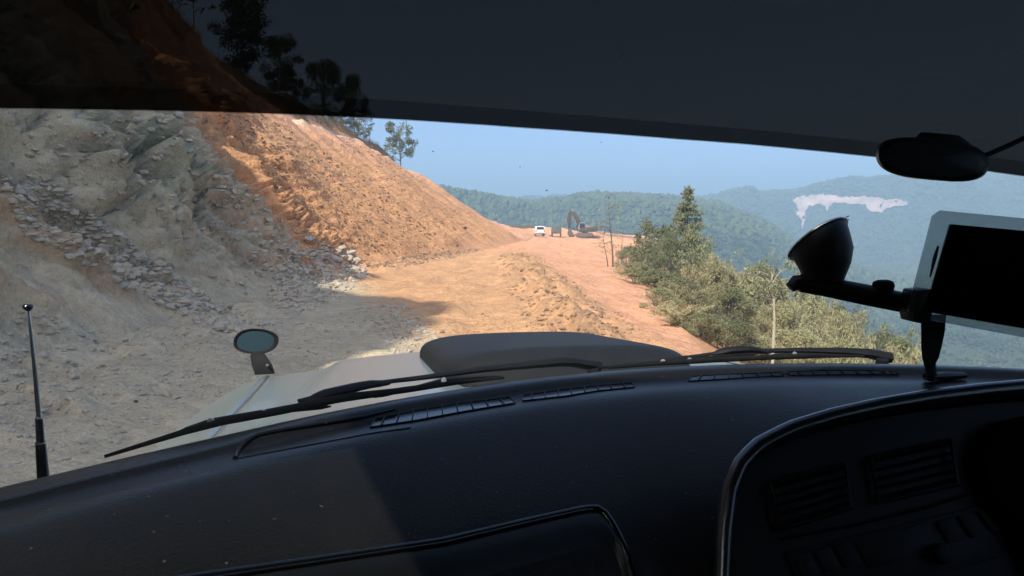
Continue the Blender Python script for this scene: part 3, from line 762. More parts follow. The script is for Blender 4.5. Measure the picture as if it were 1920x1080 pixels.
rubble('spoil_rubble', [
    ([(930, 480), (1010, 482), (1100, 545), (1230, 640), (1150, 640), (1000, 640), (965, 570)], 650, (2, 9)),
    ([(880, 590), (990, 590), (990, 635), (870, 630)], 120, (2, 5)),
    ([(690, 500), (780, 475), (900, 466), (880, 480), (760, 500)], 700, (2, 6)),
], 'stone_brown', 'brown rubble in the windrow and along the slope foot', 32)
rubble('slope_clods', [
    ([(560, 420), (480, 300), (400, 215), (500, 215), (640, 300), (760, 380), (860, 430), (880, 465), (760, 480), (690, 495), (640, 470)], 2600, (1.5, 5.5)),
    ([(600, 225), (760, 320), (900, 420), (850, 420), (740, 350), (620, 270)], 250, (2, 4)),
    ([(1120, 450), (1190, 465), (1180, 485), (1130, 480)], 120, (2, 5)),
], 'clod', 'earth clods scattered over the sunlit orange slope', 33)

# ================================================================== VEGETATION
def leafcloud(centers, radii, n_each, size, seed, slender=0.5, droop=0.2):
    rg = np.random.default_rng(seed)
    P = []
    for c, r, n in zip(centers, radii, n_each):
        d = rg.standard_normal((n, 3)); d /= np.linalg.norm(d, axis=1, keepdims=True)
        q = d * (rg.uniform(0.25, 1.0, (n, 1)) ** 0.6) * np.asarray(r)[None]
        P.append(np.asarray(c)[None] + q)
    P = np.concatenate(P); n = len(P)
    a = rg.standard_normal((n, 3)); a[:, 2] -= droop * 2; a /= np.linalg.norm(a, axis=1, keepdims=True)
    b = np.cross(a, rg.standard_normal((n, 3))); b /= np.linalg.norm(b, axis=1, keepdims=True)
    c = np.cross(a, b)
    L = size * rg.uniform(0.6, 1.4, (n, 1)); W = L * slender
    v0 = P; v1 = P + a * L * 0.5 + b * W * 0.5 + c * W * 0.12; v2 = P + a * L; v3 = P + a * L * 0.5 - b * W * 0.5 + c * W * 0.12
    V = np.stack([v0, v1, v2, v3], 1).reshape(-1, 3)
    i = np.arange(n) * 4
    return V, np.stack([i, i + 1, i + 2, i + 3], 1)
def limb_pts(p0, p1, sag, n=5, rg=None):
    p0 = np.array(p0); p1 = np.array(p1); out = []
    for k in range(n + 1):
        s = k / n; q = p0 + (p1 - p0) * s; q[2] += sag * math.sin(s * math.pi)
        if rg is not None and 0 < k < n: q = q + rg.normal(0, 0.02 * np.linalg.norm(p1 - p0), 3)
        out.append(q)
    return out
def tree_meshes(kind, seed):
    """unit tree: height 1, width about 1 x wide. returns (trunk mesh, crown mesh)"""
    rg = np.random.default_rng(seed); tb = MB(); C = []; Rr = []; Ns = []
    def trunk(x0, lean, h, r0, n=7):
        pts = []; p = np.array([x0[0], x0[1], -0.03])
        for k in range(n + 1):
            s = k / n; pts.append(np.array([x0[0] + lean[0] * s + 0.02 * math.sin(3 * s + seed), x0[1] + lean[1] * s + 0.015 * math.cos(4 * s + seed), -0.03 + (h + 0.03) * s]))
        tb.tube(pts, [r0 * (1 - 0.85 * k / n) for k in range(n + 1)], 7)
        return pts
    size = 0.05; slender = 0.55; droop = 0.15
    if kind == 'tall':            # tall broadleaf, crown in stacked clumps along the trunk
        pts = trunk((0, 0), (rg.uniform(-.04, .04), 0), 0.95, 0.016)
        for k in range(44):
            s = rg.uniform(0.2, 1.0); c = pts[0] + (pts[-1] - pts[0]) * s
            wdt = 0.22 * (1.15 - abs(s - 0.62) * 1.3)
            a = rg.uniform(0, 6.28); e = c + np.array([math.cos(a), math.sin(a), 0.35]) * wdt * rg.uniform(.5, 1.1)
            tb.tube(limb_pts(c, e, 0.01, 4, rg), [0.005, .004, .003, .002, .001], 5)
            C.append(e); Rr.append(rg.uniform(.06, .125) * np.array([1, 1, .9])); Ns.append(int(rg.uniform(120, 220)))
        size = 0.030
    elif kind == 'dense':
        pts = trunk((0, 0), (0.02, 0), 0.8, 0.022)
        for k in range(34):
            a = rg.uniform(0, 6.28); el = rg.uniform(-0.3, 1.4); rr = rg.uniform(.18, .40)
            e = np.array([math.cos(a) * math.cos(el) * rr, math.sin(a) * math.cos(el) * rr, 0.54 + math.sin(el) * 0.40])
            c = pts[0] + (pts[-1] - pts[0]) * rg.uniform(.3, .8)
            tb.tube(limb_pts(c, e, 0.02, 4, rg), [.007, .005, .004, .002, .001], 5)
            C.append(e); Rr.append(rg.uniform(.08, .15) * np.array([1, 1, .8])); Ns.append(int(rg.uniform(110, 190)))
        size = 0.034
    elif kind in ('sparse', 'wispy'):
        pts = trunk((0, 0), (rg.uniform(-.08, .08), 0), 0.97, 0.011, 9)
        for k in range(15):
            s = rg.uniform(0.5, 1.0); c = pts[0] + (pts[-1] - pts[0]) * s
            a = rg.uniform(0, 6.28); e = c + np.array([math.cos(a), math.sin(a), rg.uniform(.1, .7)]) * rg.uniform(.08, .22)
            tb.tube(limb_pts(c, e, 0.01, 4, rg), [.004, .003, .0025, .002, .001], 5)
            C.append(e); Rr.append(rg.uniform(.03, .065) * np.array([1, 1, .7])); Ns.append(int(rg.uniform(18, 45) * (0.4 if kind == 'wispy' else 1)))
        size = 0.032 if kind == 'sparse' else 0.022
    elif kind == 'airy':          # round crown on one trunk, sky showing through
        pts = trunk((0, 0), (rg.uniform(-.05, .05), 0), 0.85, 0.016)
        for k in range(42):
            s = rg.uniform(0.3, 1.0); c = pts[0] + (pts[-1] - pts[0]) * s * 0.95
            a = rg.uniform(0, 6.28); e = c + np.array([math.cos(a), math.sin(a), rg.uniform(0, .6)]) * rg.uniform(.12, .32) * (1.2 - 0.6 * abs(s - .6))
            tb.tube(limb_pts(c, e, 0.02, 4, rg), [.006, .004, .003, .002, .001], 5)
            C.append(e); Rr.append(rg.uniform(.05, .09) * np.array([1, 1, .8])); Ns.append(int(rg.uniform(40, 80)))
        size = 0.038
    elif kind == 'conifer':
        pts = trunk((0, 0), (0, 0), 1.0, 0.016, 9)
        for k in range(62):
            s = rg.uniform(0.12, 0.985); wdt = 0.30 * (1.02 - s) ** 0.75
            c = pts[0] + (pts[-1] - pts[0]) * s; a = rg.uniform(0, 6.28)
            e = c + np.array([math.cos(a) * wdt, math.sin(a) * wdt, -0.12 * wdt]) * rg.uniform(.6, 1.15)
            tb.tube(limb_pts(c, e, 0.012, 3, rg), [.004, .003, .002, .001], 4)
            for f in (0.55, 1.0):
                C.append(c + (e - c) * f); Rr.append(np.array([1, 1, .55]) * (0.028 + 0.20 * wdt)); Ns.append(52)
        size = 0.026; slender = 0.4; droop = 0.4
    elif kind == 'shrub':
        for j in range(6):
            a = rg.uniform(0, 6.28); tb.tube(limb_pts((0, 0, -.05), (math.cos(a) * .25, math.sin(a) * .25, rg.uniform(.5, .8)), 0.05, 4, rg), [.014, .011, .008, .005, .002], 5)
        for k in range(40):
            a = rg.uniform(0, 6.28); el = rg.uniform(-.25, 1.5); rr = rg.uniform(.25, .5)
            C.append(np.array([math.cos(a) * math.cos(el) * rr, math.sin(a) * math.cos(el) * rr, .42 + math.sin(el) * .50])); Rr.append(rg.uniform(.08, .17) * np.array([1, 1, .8])); Ns.append(int(rg.uniform(130, 230)))
        for k in range(26):
            a = rg.uniform(0, 6.28); e = np.array([math.cos(a) * rg.uniform(.2, .55), math.sin(a) * rg.uniform(.2, .55), rg.uniform(.55, 1.12)])
            tb.tube(limb_pts((e[0] * .3, e[1] * .3, .3), e, 0.03, 4, rg), [.006, .005, .004, .003, .0015], 4)
            C.append(e); Rr.append(np.array([.035, .035, .05])); Ns.append(16)
        size = 0.030
    elif kind == 'bamboo':        # arching feathery culms
        for k in range(20):
            a = rg.uniform(0, 6.28); rr = rg.uniform(.12, .5); hh = rg.uniform(.6, 1.0)
            p0 = np.array([math.cos(a) * .08, math.sin(a) * .08, -.03]); pts = []
            for q in range(8):
                s = q / 7; pts.append(np.array([p0[0] + math.cos(a) * rr * s ** 2.2, p0[1] + math.sin(a) * rr * s ** 2.2, hh * (s * 1.15 - 0.25 * s ** 3)]))
            tb.tube(pts, [.008 * (1 - .8 * q / 7) for q in range(8)], 5)
            for q in range(2, 8):
                for m_ in range(3):
                    C.append(pts[q] + rg.normal(0, .035, 3)); Rr.append(np.array([.06, .06, .06]) * rg.uniform(.7, 1.4)); Ns.append(int(rg.uniform(16, 34)))
        size = 0.065; slender = 0.2; droop = 0.7
    V_, F_ = leafcloud(C, Rr, Ns, size, seed + 999, slender, droop)
    me_t = bpy.data.meshes.new('trunk')
    me_t.from_pydata(tb.v, [], tb.f); me_t.polygons.foreach_set('use_smooth', [True] * len(me_t.polygons)); me_t.update()
    return me_t, mesh_np('crown', V_, F_, False)
_tm = {}
def plant(name, base, h, wide, kind, var, leaf, bark, label, cat, group=None, rz=None):
    key = (kind, var)
    if key not in _tm: _tm[key] = tree_meshes(kind, 1000 + 37 * var + len(kind) * 11)
    mt, mc = _tm[key]
    e = empty(name, base, random.uniform(0, 6.28) if rz is None else rz)
    e.scale = (h * wide, h * wide, h)
    for nm, m0, mk in (('trunk', mt, bark), ('crown', mc, leaf)):
        o = bpy.data.objects.new(nm, m0); COL.objects.link(o); o.parent = e
        if len(m0.materials) == 0: m0.materials.append(M[mk])
        o.material_slots[0].link = 'OBJECT'; o.material_slots[0].material = M[mk]
    return tag(e, label, cat, group)

# trees along the crest of the cut: positions found on the ground's own crest line
cy = np.linspace(30, 150, 1200)
cpx, cpy = proj(np.stack([toe_x(cy) - crest_h(cy) * 0.985, cy, crest_v(cy)], -1))
def crest_at(px, back=0.6):
    i = int(np.argmin(np.abs(cpx - px))); y = cy[i]
    x = float(toe_x(y) - crest_h(y)) - back
    return np.array([x, y, gz(x, y) - 0.05])
def crest_tree(name, px, top_py, wpx, kind, var, leaf, label, back=0.6, bark='bark', cat='tree'):
    b = crest_at(px, back); a0, b0 = proj(b)
    h = (b0 - top_py) / FPX * b[1]
    unit = {'tall': 0.5, 'dense': 0.95, 'sparse': 0.4, 'airy': 0.62, 'shrub': 1.15}[kind]
    plant(name, b, h, (wpx / FPX * b[1]) / (unit * h), kind, var, leaf, 'bark', label, cat, 'trees on the crest of the cut slope')
crest_tree('thin_tree', 388, -30, 62, 'sparse', 1, 'leaf_dark', 'thin sparse tree highest on the crest, seen through the dark film')
crest_tree('tall_tree', 490, 0, 92, 'tall', 1, 'leaf_dark', 'tallest dense tree on the crest, seen through the dark film', 1.0)
crest_tree('tall_tree', 556, 78, 70, 'tall', 2, 'leaf_dark', 'medium tree right of the tallest one on the crest', 1.0)
crest_tree('tall_tree', 596, 135, 46, 'airy', 4, 'leaf_dark', 'smaller tree between two broad dark crowns on the crest', 1.6)
crest_tree('broad_tree', 640, 112, 98, 'dense', 1, 'leaf_dark', 'broad round dark tree on the crest cut by the film edge', 1.4)
crest_tree('broad_tree', 694, 145, 66, 'dense', 2, 'leaf_dark', 'rightmost dark crown on the crest cut by the film edge', 1.4)
crest_tree('airy_tree', 625, 195, 50, 'airy', 1, 'leaf_mid', 'light leafy tree on the crest just below the film edge', 0.8)
crest_tree('airy_tree', 662, 200, 52, 'airy', 3, 'leaf_mid', 'second light leafy tree from the left below the film edge', 0.8)
crest_tree('slim_tree', 684, 214, 26, 'sparse', 2, 'leaf_mid', 'slim bare-stemmed tree leftmost of the pair near the lone crest tree', 0.5)
crest_tree('slim_tree', 706, 214, 26, 'sparse', 3, 'leaf_mid', 'slim bare-stemmed tree rightmost of the pair near the lone crest tree', 0.5)
crest_tree('airy_tree', 760, 222, 56, 'airy', 2, 'leaf_mid', 'lone airy tree standing against the blue sky on the crest', 0.4)
crest_tree('young_tree', 741, 262, 22, 'sparse', 4, 'leaf_mid', 'small young tree just left of the lone airy tree', 0.3)
crest_tree('young_tree', 372, 95, 34, 'dense', 3, 'leaf_dark', 'low dark bush at the foot of the thin sparse tree', 0.3, cat='bush')

crest_tree('bush', 628, 206, 36, 'shrub', 5, 'leaf_mid', 'leafy bush on the crest left end of the row under the film edge', 0.7, cat='bush')
crest_tree('bush', 650, 214, 34, 'shrub', 6, 'leaf_mid', 'second leafy bush of the row under the film edge', 0.6, cat='bush')
crest_tree('bush', 672, 222, 34, 'airy', 7, 'leaf_mid', 'third leafy bush of the row under the film edge', 0.5, cat='bush')
crest_tree('bush', 695, 226, 32, 'airy', 8, 'leaf_mid', 'rightmost leafy bush of the row under the film edge', 0.5, cat='bush')

# vegetation on the falling side at the right
def side_plant(name, px, Y, top_py, wpx, kind, var, leaf, label, bark='bark', cat='shrub', group='vegetation on the falling side of the road'):
    x = (px - 960) / FPX * Y
    z = gz(x, Y) - 0.1
    top = at(px, top_py, Y)[2]; h = max(0.6, top - z)
    unit = {'tall': 0.5, 'dense': 0.95, 'sparse': 0.4, 'wispy': 0.4, 'airy': 0.62, 'conifer': 0.6, 'shrub': 1.15, 'bamboo': 1.0}[kind]
    plant(name, (x, Y, z), h, (wpx / FPX * Y) / (unit * h), kind, var, leaf, bark, label, cat, group)
side_plant('conifer', 1286, 46, 346, 124, 'conifer', 1, 'leaf_mid', 'tall dark conifer rising highest right of the road', cat='tree')
side_plant('broad_tree', 1236, 48, 398, 74, 'airy', 5, 'leaf_mid', 'dark tree with spreading branches just left of the conifer', cat='tree')
side_plant('young_tree', 1147, 46, 366, 66, 'wispy', 5, 'leaf_olive', 'thin young tree alone at the edge of the orange embankment', cat='tree')
side_plant('young_tree', 1138, 45, 440, 50, 'wispy', 6, 'leaf_olive', 'short thin sapling left of the thin young tree', cat='tree')
side_plant('young_tree', 1166, 52, 436, 34, 'wispy', 7, 'leaf_olive', 'small sapling right of the thin young tree', cat='tree')
side_plant('pale_tree', 1450, 27, 478, 100, 'airy', 6, 'leaf_olive', 'tree with a straight pale trunk among dry bamboo', 'bark_pale', 'tree')
SP = [
 (1180, 44, 462, 80, 'shrub', 1, 'leaf_olive', 'olive shrub at the left end of the roadside thicket'),
 (1212, 40, 448, 90, 'dense', 4, 'leaf_olive', 'round olive bush below the dark spreading tree'),
 (1250, 38, 440, 90, 'shrub', 2, 'leaf_mid', 'green bush at the left foot of the conifer'),
 (1300, 38, 432, 100, 'dense', 5, 'leaf_mid', 'green bush covering the base of the conifer'),
 (1335, 36, 466, 100, 'bamboo', 1, 'leaf_dry', 'dry bamboo clump right behind the conifer'),
 (1385, 34, 486, 120, 'bamboo', 2, 'leaf_dry', 'dry bamboo clump left of the pale-trunked tree'),
 (1425, 34, 494, 110, 'shrub', 3, 'leaf_olive', 'olive shrub behind the pale-trunked tree'),
 (1485, 32, 522, 110, 'bamboo', 3, 'leaf_dry', 'dry bamboo clump right of the pale-trunked tree'),
 (1530, 31, 548, 110, 'shrub', 1, 'leaf_olive', 'olive shrub on the descending edge below the suction cup'),
 (1578, 30, 574, 110, 'shrub', 4, 'leaf_mid', 'green shrub under the tablet holder arm'),
 (1620, 30, 598, 110, 'bamboo', 1, 'leaf_dry', 'dry clump low under the end of the mount arm'),
 (1665, 30, 618, 110, 'shrub', 2, 'leaf_mid', 'green shrub just left of the mount leg'),
 (1705, 32, 640, 100, 'shrub', 3, 'leaf_olive', 'lowest olive shrub beside the mount leg'),
 (1190, 29, 492, 90, 'shrub', 4, 'leaf_olive', 'olive bush hanging over the orange embankment edge'),
 (1230, 26, 505, 110, 'dense', 4, 'leaf_mid', 'green bush on the embankment edge below the conifer'),
 (1275, 24, 520, 120, 'shrub', 1, 'leaf_olive', 'wide olive bush in front of the conifer'),
 (1325, 23, 520, 120, 'bamboo', 2, 'leaf_dry', 'wide dry clump in front of the conifer'),
 (1375, 22, 540, 130, 'shrub', 2, 'leaf_olive', 'olive bush in the middle of the thicket'),
 (1425, 22, 556, 120, 'bamboo', 3, 'leaf_dry', 'dry clump at the left of the pale trunk foot'),
 (1480, 22, 572, 130, 'shrub', 3, 'leaf_olive', 'olive bush at the right of the pale trunk foot'),
 (1535, 21, 590, 130, 'bamboo', 1, 'leaf_dry', 'dry clump above the right wiper blade'),
 (1590, 21, 612, 120, 'shrub', 4, 'leaf_mid', 'green bush above the right wiper pivot'),
 (1240, 17, 565, 90, 'shrub', 3, 'leaf_olive', 'small olive bush low on the embankment edge'),
 (1275, 14.5, 590, 100, 'bamboo', 2, 'leaf_dry', 'dry grassy clump at the lower embankment edge'),
 (1320, 14, 588, 120, 'shrub', 1, 'leaf_olive', 'near olive bush above the hood edge'),
 (1380, 14, 600, 130, 'shrub', 2, 'leaf_mid', 'near green bush above the right wiper'),
 (1440, 15, 606, 130, 'bamboo', 3, 'leaf_dry', 'near dry clump beside the pale trunk'),
 (1510, 15, 622, 140, 'shrub', 4, 'leaf_olive', 'near olive bush above the right wiper end'),
 (1640, 20, 618, 130, 'bamboo', 2, 'leaf_dry', 'dry clump filling the gap left of the mount leg'),
 (1690, 22, 634, 120, 'shrub', 4, 'leaf_olive', 'olive shrub low behind the mount leg'),
 (1560, 26, 556, 110, 'bamboo', 3, 'leaf_dry', 'dry clump rising under the suction cup'),
 (1350, 28, 476, 110, 'bamboo', 3, 'leaf_dry', 'tall feathery clump right of the conifer'),
 (1580, 16, 634, 130, 'shrub', 1, 'leaf_olive', 'near low olive bush left of the mount leg'),
]
for a in SP: side_plant('bamboo_clump' if a[4] == 'bamboo' else 'shrub', *a)
# bare pale trunk in front of the thicket
bx0 = at(1449, 660, 13.0); 
tb = MB(); tb.tube([(bx0[0], 13.0, gz(bx0[0], 13.0) - 0.1), at(1450, 640, 13.0), at(1452, 600, 13.0), at(1451, 560, 13.0)], [0.03, 0.026, 0.022, 0.015], 7)
o = tb.build('bare_trunk', M['bark_pale']); tag(o, 'straight bare pale trunk standing in front of the thicket', 'trunk')
# more woodland on the lower slope (unseen joints between shrubs)
rg = np.random.default_rng(55); Pw = []; Sw = []
for k in range(900):
    Yw = rg.uniform(20, 150); xw = float(road_r(Yw)) + rg.uniform(4, 45)
    h = BV.ray_cast(Vector((xw, Yw, 90)), Vector((0, 0, -1)))[0]
    if h is None: continue
    s = rg.uniform(0.5, 1.3)
    for q in range(6):
        d = rg.standard_normal(3); Pw.append(np.array(h) + d * s * 0.7 + np.array([0, 0, s * 0.5])); Sw.append(np.array([1, 1, .8]) * s * rg.uniform(.3, .6))
Pw = np.array(Pw); Sw = np.array(Sw)
VV = []; nL = 26
cen = np.repeat(Pw, nL, 0); rr = np.repeat(Sw, nL, 0)
d = rg.standard_normal(cen.shape); d /= np.linalg.norm(d, axis=1, keepdims=True)
q = cen + d * rr * rg.uniform(.5, 1.2, (len(cen), 1))
a = rg.standard_normal(q.shape); a /= np.linalg.norm(a, axis=1, keepdims=True); b = np.cross(a, rg.standard_normal(q.shape)); b /= np.linalg.norm(b, axis=1, keepdims=True)
Ls = rg.uniform(.12, .34, (len(q), 1)); V4 = np.stack([q, q + a * Ls * .5 + b * Ls * .25, q + a * Ls, q + a * Ls * .5 - b * Ls * .25], 1).reshape(-1, 3)
i4 = np.arange(len(q)) * 4
o = link('undergrowth', mesh_np('undergrowth', V4, np.stack([i4, i4 + 1, i4 + 2, i4 + 3], 1)), M['leaf_olive'])
tag(o, 'tangled olive undergrowth covering the slope below the road', 'undergrowth', kind='stuff')
# dry grass along the crest and at the embankment edge
gp = []
for k in range(2600):
    y = 30 + 95 * rg.uniform() ** 1.3; x = float(toe_x(y) - crest_h(y)) + rg.uniform(-1.6, 1.3)
    gp.append((x, y, gz(x, y), rg.uniform(.2, .6)))
for k in range(900):
    y = rg.uniform(14, 60); x = float(road_r(y)) + rg.uniform(0.4, 2.4)
    gp.append((x, y, gz(x, y), rg.uniform(.15, .45)))
gp = np.array(gp); nb_ = 7
base = np.repeat(gp, nb_, 0); nG = len(base)
off = rg.normal(0, .12, (nG, 2)); tip = rg.normal(0, .16, (nG, 2)); ang2 = rg.uniform(0, 6.28, nG); wd = rg.uniform(.008, .02, nG)
b0 = np.stack([base[:, 0] + off[:, 0] - np.cos(ang2) * wd, base[:, 1] + off[:, 1] - np.sin(ang2) * wd, base[:, 2] - .05], 1)
b1 = np.stack([base[:, 0] + off[:, 0] + np.cos(ang2) * wd, base[:, 1] + off[:, 1] + np.sin(ang2) * wd, base[:, 2] - .05], 1)
b2 = np.stack([base[:, 0] + off[:, 0] + tip[:, 0], base[:, 1] + off[:, 1] + tip[:, 1], base[:, 2] + base[:, 3]], 1)
i3 = np.arange(nG) * 3
o = link('dry_grass', mesh_np('dry_grass', np.stack([b0, b1, b2], 1).reshape(-1, 3), np.stack([i3, i3 + 1, i3 + 2], 1)), M['grass'])
tag(o, 'dry grass fringing the crest and the embankment edge', 'grass', kind='stuff')

# ================================================================== VEHICLES FAR UP THE ROAD
def wheel(parent, c, r, wdt):
    b = MB(); b.tube([(c[0] - wdt / 2, c[1], c[2]), (c[0] + wdt / 2, c[1], c[2])], r, 16, up=(0, 0, 1)); wo = b.build('wheel', M['tyre'], parent, 0.02, world=False)
    h = MB(); h.tube([(c[0] - wdt / 2 - .01, c[1], c[2]), (c[0] + wdt / 2 + .01, c[1], c[2])], r * .55, 12, up=(0, 0, 1)); h.build('rim', M['grey_paint'], wo, world=False)
def white_van(loc, rz):
    e = empty('white_van', loc, rz)
    # side profile (y forward), extruded across
    prof = [(-2.1, .45), (-2.15, .95), (-2.02, 1.25), (-1.85, 1.85), (-1.5, 1.95), (0.5, 1.93), (1.15, 1.25), (2.0, 1.0), (2.1, .5)]
    b = MB(); b.prism([(-.85, y, z) for y, z in prof], (1.7, 0, 0)); b.build('body', M['white_paint'], e, .07, world=False)
    r = MB(); r.add([(-.70, -2.075, 1.30), (.70, -2.075, 1.30), (.64, -1.93, 1.78), (-.64, -1.93, 1.78)], [(0, 1, 2, 3)]); r.build('rear_window', M['win'], e, world=False)
    for s in (-1, 1):
        b = MB(); b.box((s * .853, -1.2, 1.52), (.012, 0.9, .42)); b.build('side_window', M['win'], e, world=False)
        b = MB(); b.box((s * .853, -.1, 1.52), (.012, 1.0, .42)); b.build('side_window', M['win'], e, world=False)
        b = MB(); b.box((s * .76, -2.14, 1.05), (.14, .06, .36)); b.build('tail_lamp', M['red_lamp'], e, .01, world=False)
        b = MB(); b.box((s * .98, .75, 1.25), (.2, .08, .18)); b.build('side_mirror', M['white_paint'], e, .02, world=False)
        wheel(e, (s * .78, -1.35, .33), .33, .2); wheel(e, (s * .78, 1.35, .33), .33, .2)
    b = MB(); b.box((0, -2.17, .55), (1.6, .12, .2)); b.build('bumper', M['grey_paint'], e, .02, world=False)
    b = MB(); b.box((0, -2.18, .85), (.45, .02, .14)); b.build('number_plate', M['plate'], e, world=False)
    return e
def dump_truck(loc, rz):
    e = empty('dump_truck', loc, rz)
    b = MB(); b.box((0, 0, .75), (1.0, 4.6, .22)); b.build('chassis', M['steel'], e, world=False)
    b = MB(); b.prism([(-1.0, 1.0, .7), (-1.0, 1.05, 2.1), (-1.0, 1.7, 2.15), (-1.0, 2.35, 1.5), (-1.0, 2.45, .7)], (2.0, 0, 0)); b.build('cab', M['dark_paint'], e, .06, world=False)
    b = MB(); b.add([(-.8, 1.035, 1.45), (.8, 1.035, 1.45), (.8, 1.04, 1.95), (-.8, 1.04, 1.95)], [(0, 1, 2, 3)]); b.build('rear_window', M['win'], e, world=False)
    for s in (-1, 1):
        b = MB(); b.box((s * 1.04, -.7, 1.25), (.07, 3.2, .75)); b.build('bed_side', M['dark_paint'], e, .015, world=False)
        b = MB(); b.box((s * .8, -2.42, .82), (.2, .05, .14)); b.build('tail_lamp', M['red_lamp'], e, world=False)
        for y in (-1.6, 1.65): wheel(e, (s * .9, y, .42), .42, .28)
    b = MB(); b.box((0, -.7, .92), (2.1, 3.2, .08)); b.build('bed_floor', M['dark_paint'], e, world=False)
    b = MB(); b.box((0, -2.33, 1.22), (1.98, .06, .7)); tg = b.build('tailgate', M['dark_paint'], e, .01, world=False)
    for x in (-.6, 0, .6):
        b = MB(); b.box((x, -2.38, 1.22), (.08, .05, .64)); b.build('rib', M['grey_paint'], tg, world=False)
    b = MB(); b.box((0, .93, 1.45), (2.0, .08, 1.2)); b.build('headboard', M['dark_paint'], e, .01, world=False)
    return e
def excavator(name, loc, rz, paint, cw_paint, pose):
    e = empty(name, loc, rz)
    for s in (-1, 1):
        prof = [(-1.7, .45), (-1.55, .15), (-1.2, 0), (1.2, 0), (1.55, .15), (1.7, .45), (1.5, .75), (1.15, .88), (-1.15, .88), (-1.5, .75)]
        b = MB(); b.prism([(s * 1.0 - .28, y, z) for y, z in prof], (.56, 0, 0)); tr = b.build('track', M['steel'], e, .04, world=False)
        for k in range(11):
            b = MB(); b.box((s * 1.0, -1.25 + k * .25, .91), (.6, .10, .06)); b.build('track_shoe', M['steel'], tr, world=False)
    b = MB(); b.tube([(0, 0, .5), (0, 0, 1.05)], .6, 16); b.build('turntable', M['steel'], e, world=False)
    b = MB(); b.prism([(-1.25, -1.6, 1.05), (-1.25, 1.15, 1.05), (-1.25, 1.15, 1.45), (-1.25, .2, 1.95), (-1.25, -1.6, 2.0)], (2.5, 0, 0)); b.build('house', paint, e, .08, world=False)
    b = MB(); b.prism([(-1.2, -1.62, 1.0), (-1.2, -2.35, 1.15), (-1.2, -2.45, 1.6), (-1.2, -2.3, 2.05), (-1.2, -1.62, 2.05)], (2.4, 0, 0)); b.build('counterweight', cw_paint, e, .1, world=False)
    b = MB(); b.prism([(-1.2, -.2, 1.5), (-1.2, 1.2, 1.3), (-1.2, 1.25, 1.9), (-1.2, .9, 2.85), (-1.2, -.2, 2.85)], (1.0, 0, 0)); cb_ = b.build('cab', M['grey_paint'], e, .06, world=False)
    b = MB(); b.box((-1.215, .42, 2.2), (.02, .95, .95)); b.build('side_window', M['win'], cb_, world=False)
    b = MB(); b.add([(-1.1, 1.262, 1.75), (-.3, 1.262, 1.75), (-.3, .975, 2.7), (-1.1, .975, 2.7)], [(0, 1, 2, 3)]); b.build('front_window', M['win'], cb_, world=False)
    def plate(name, pts, wd, thick, mt):   # tapered box beam along points in the (y,z) plane
        b = MB(); up_, dn = [], []
        for k, (y, z) in enumerate(pts):
            y0, z0 = pts[max(k - 1, 0)]; y1, z1 = pts[min(k + 1, len(pts) - 1)]
            t_ = Vector((0, y1 - y0, z1 - z0)).normalized(); n_ = Vector((0, -t_.z, t_.y))
            up_.append(Vector((.15, y, z)) + n_ * thick[k]); dn.append(Vector((.15, y, z)) - n_ * thick[k])
        b.prism([p - Vector((wd / 2, 0, 0)) for p in up_ + dn[::-1]], (wd, 0, 0)); return b.build(name, mt, e, .02, world=False)
    P = pose
    plate('boom', P['boom'], .55, [.28, .42, .42, .28], paint)
    plate('stick', P['stick'], .5, [.24, .36, .24], paint)
    bk = P['bucket']
    b = MB(); b.prism([(-.45, y, z) for y, z in bk], (1.2, 0, 0)); b.build('bucket', M['steel'], e, .03, world=False)
    for (y0, z0, y1, z1) in P['rams']:
        b = MB(); b.tube([(.15, y0, z0), (.15, (y0 + y1) / 2, (z0 + z1) / 2)], .1, 10); cyl = b.build('hydraulic_ram', paint, e, world=False)
        b = MB(); b.tube([(.15, (y0 + y1) / 2, (z0 + z1) / 2), (.15, y1, z1)], .05, 8); b.build('rod', M['rivet'], cyl, world=False)
    return e
def on_road(px, Y, dz=0.0):
    x = (px - 960) / FPX * Y; return (x, Y, gz(x, Y) + dz)
white = white_van(on_road(1011, 128), R(3)); white.scale = (.88, .88, .88); tag(white, 'white van parked on the far road, seen from behind', 'van')
trk = dump_truck(on_road(1043, 132), R(-4)); trk.scale = (.82, .82, .82); tag(trk, 'dark dusty truck parked between white van and excavator', 'truck')
poseA = dict(boom=[(.9, 1.5), (1.2, 3.0), (1.9, 4.3), (2.8, 4.9)], stick=[(2.55, 5.15), (2.95, 4.5), (3.0, 1.6)], bucket=[(2.85, 1.8), (3.15, 1.6), (3.3, .6), (2.9, .15), (2.1, .3), (2.3, .9)], rams=[(1.3, 1.2, 1.9, 3.5), (1.7, 4.7, 2.6, 5.2), (3.3, 3.9, 3.3, 1.6)])
exA = excavator('excavator', on_road(1096, 134), R(82), M['exc_brown'], M['exc_brown'], poseA)
exA.scale = (.92, .92, .92); tag(exA, 'dusty brown excavator with raised folded boom beside the truck', 'excavator', 'excavators on the far road')
poseB = dict(boom=[(.9, 1.5), (1.9, 2.9), (3.0, 3.3), (4.4, 2.7)], stick=[(4.1, 3.1), (4.5, 2.5), (3.7, .9)], bucket=[(3.6, 1.0), (4.0, .8), (4.0, .2), (3.3, .05), (2.8, .3), (3.1, .8)], rams=[(1.2, 1.2, 2.3, 2.7), (2.6, 3.7, 4.0, 3.3), (4.6, 2.4, 4.1, .9)])
exB = excavator('excavator', on_road(1117, 150), R(74), M['exc_orange'], M['exc_orange'], poseB)
exB.scale = (.72, .72, .72); tag(exB, 'orange excavator on the mound behind, counterweight to the right', 'excavator', 'excavators on the far road')

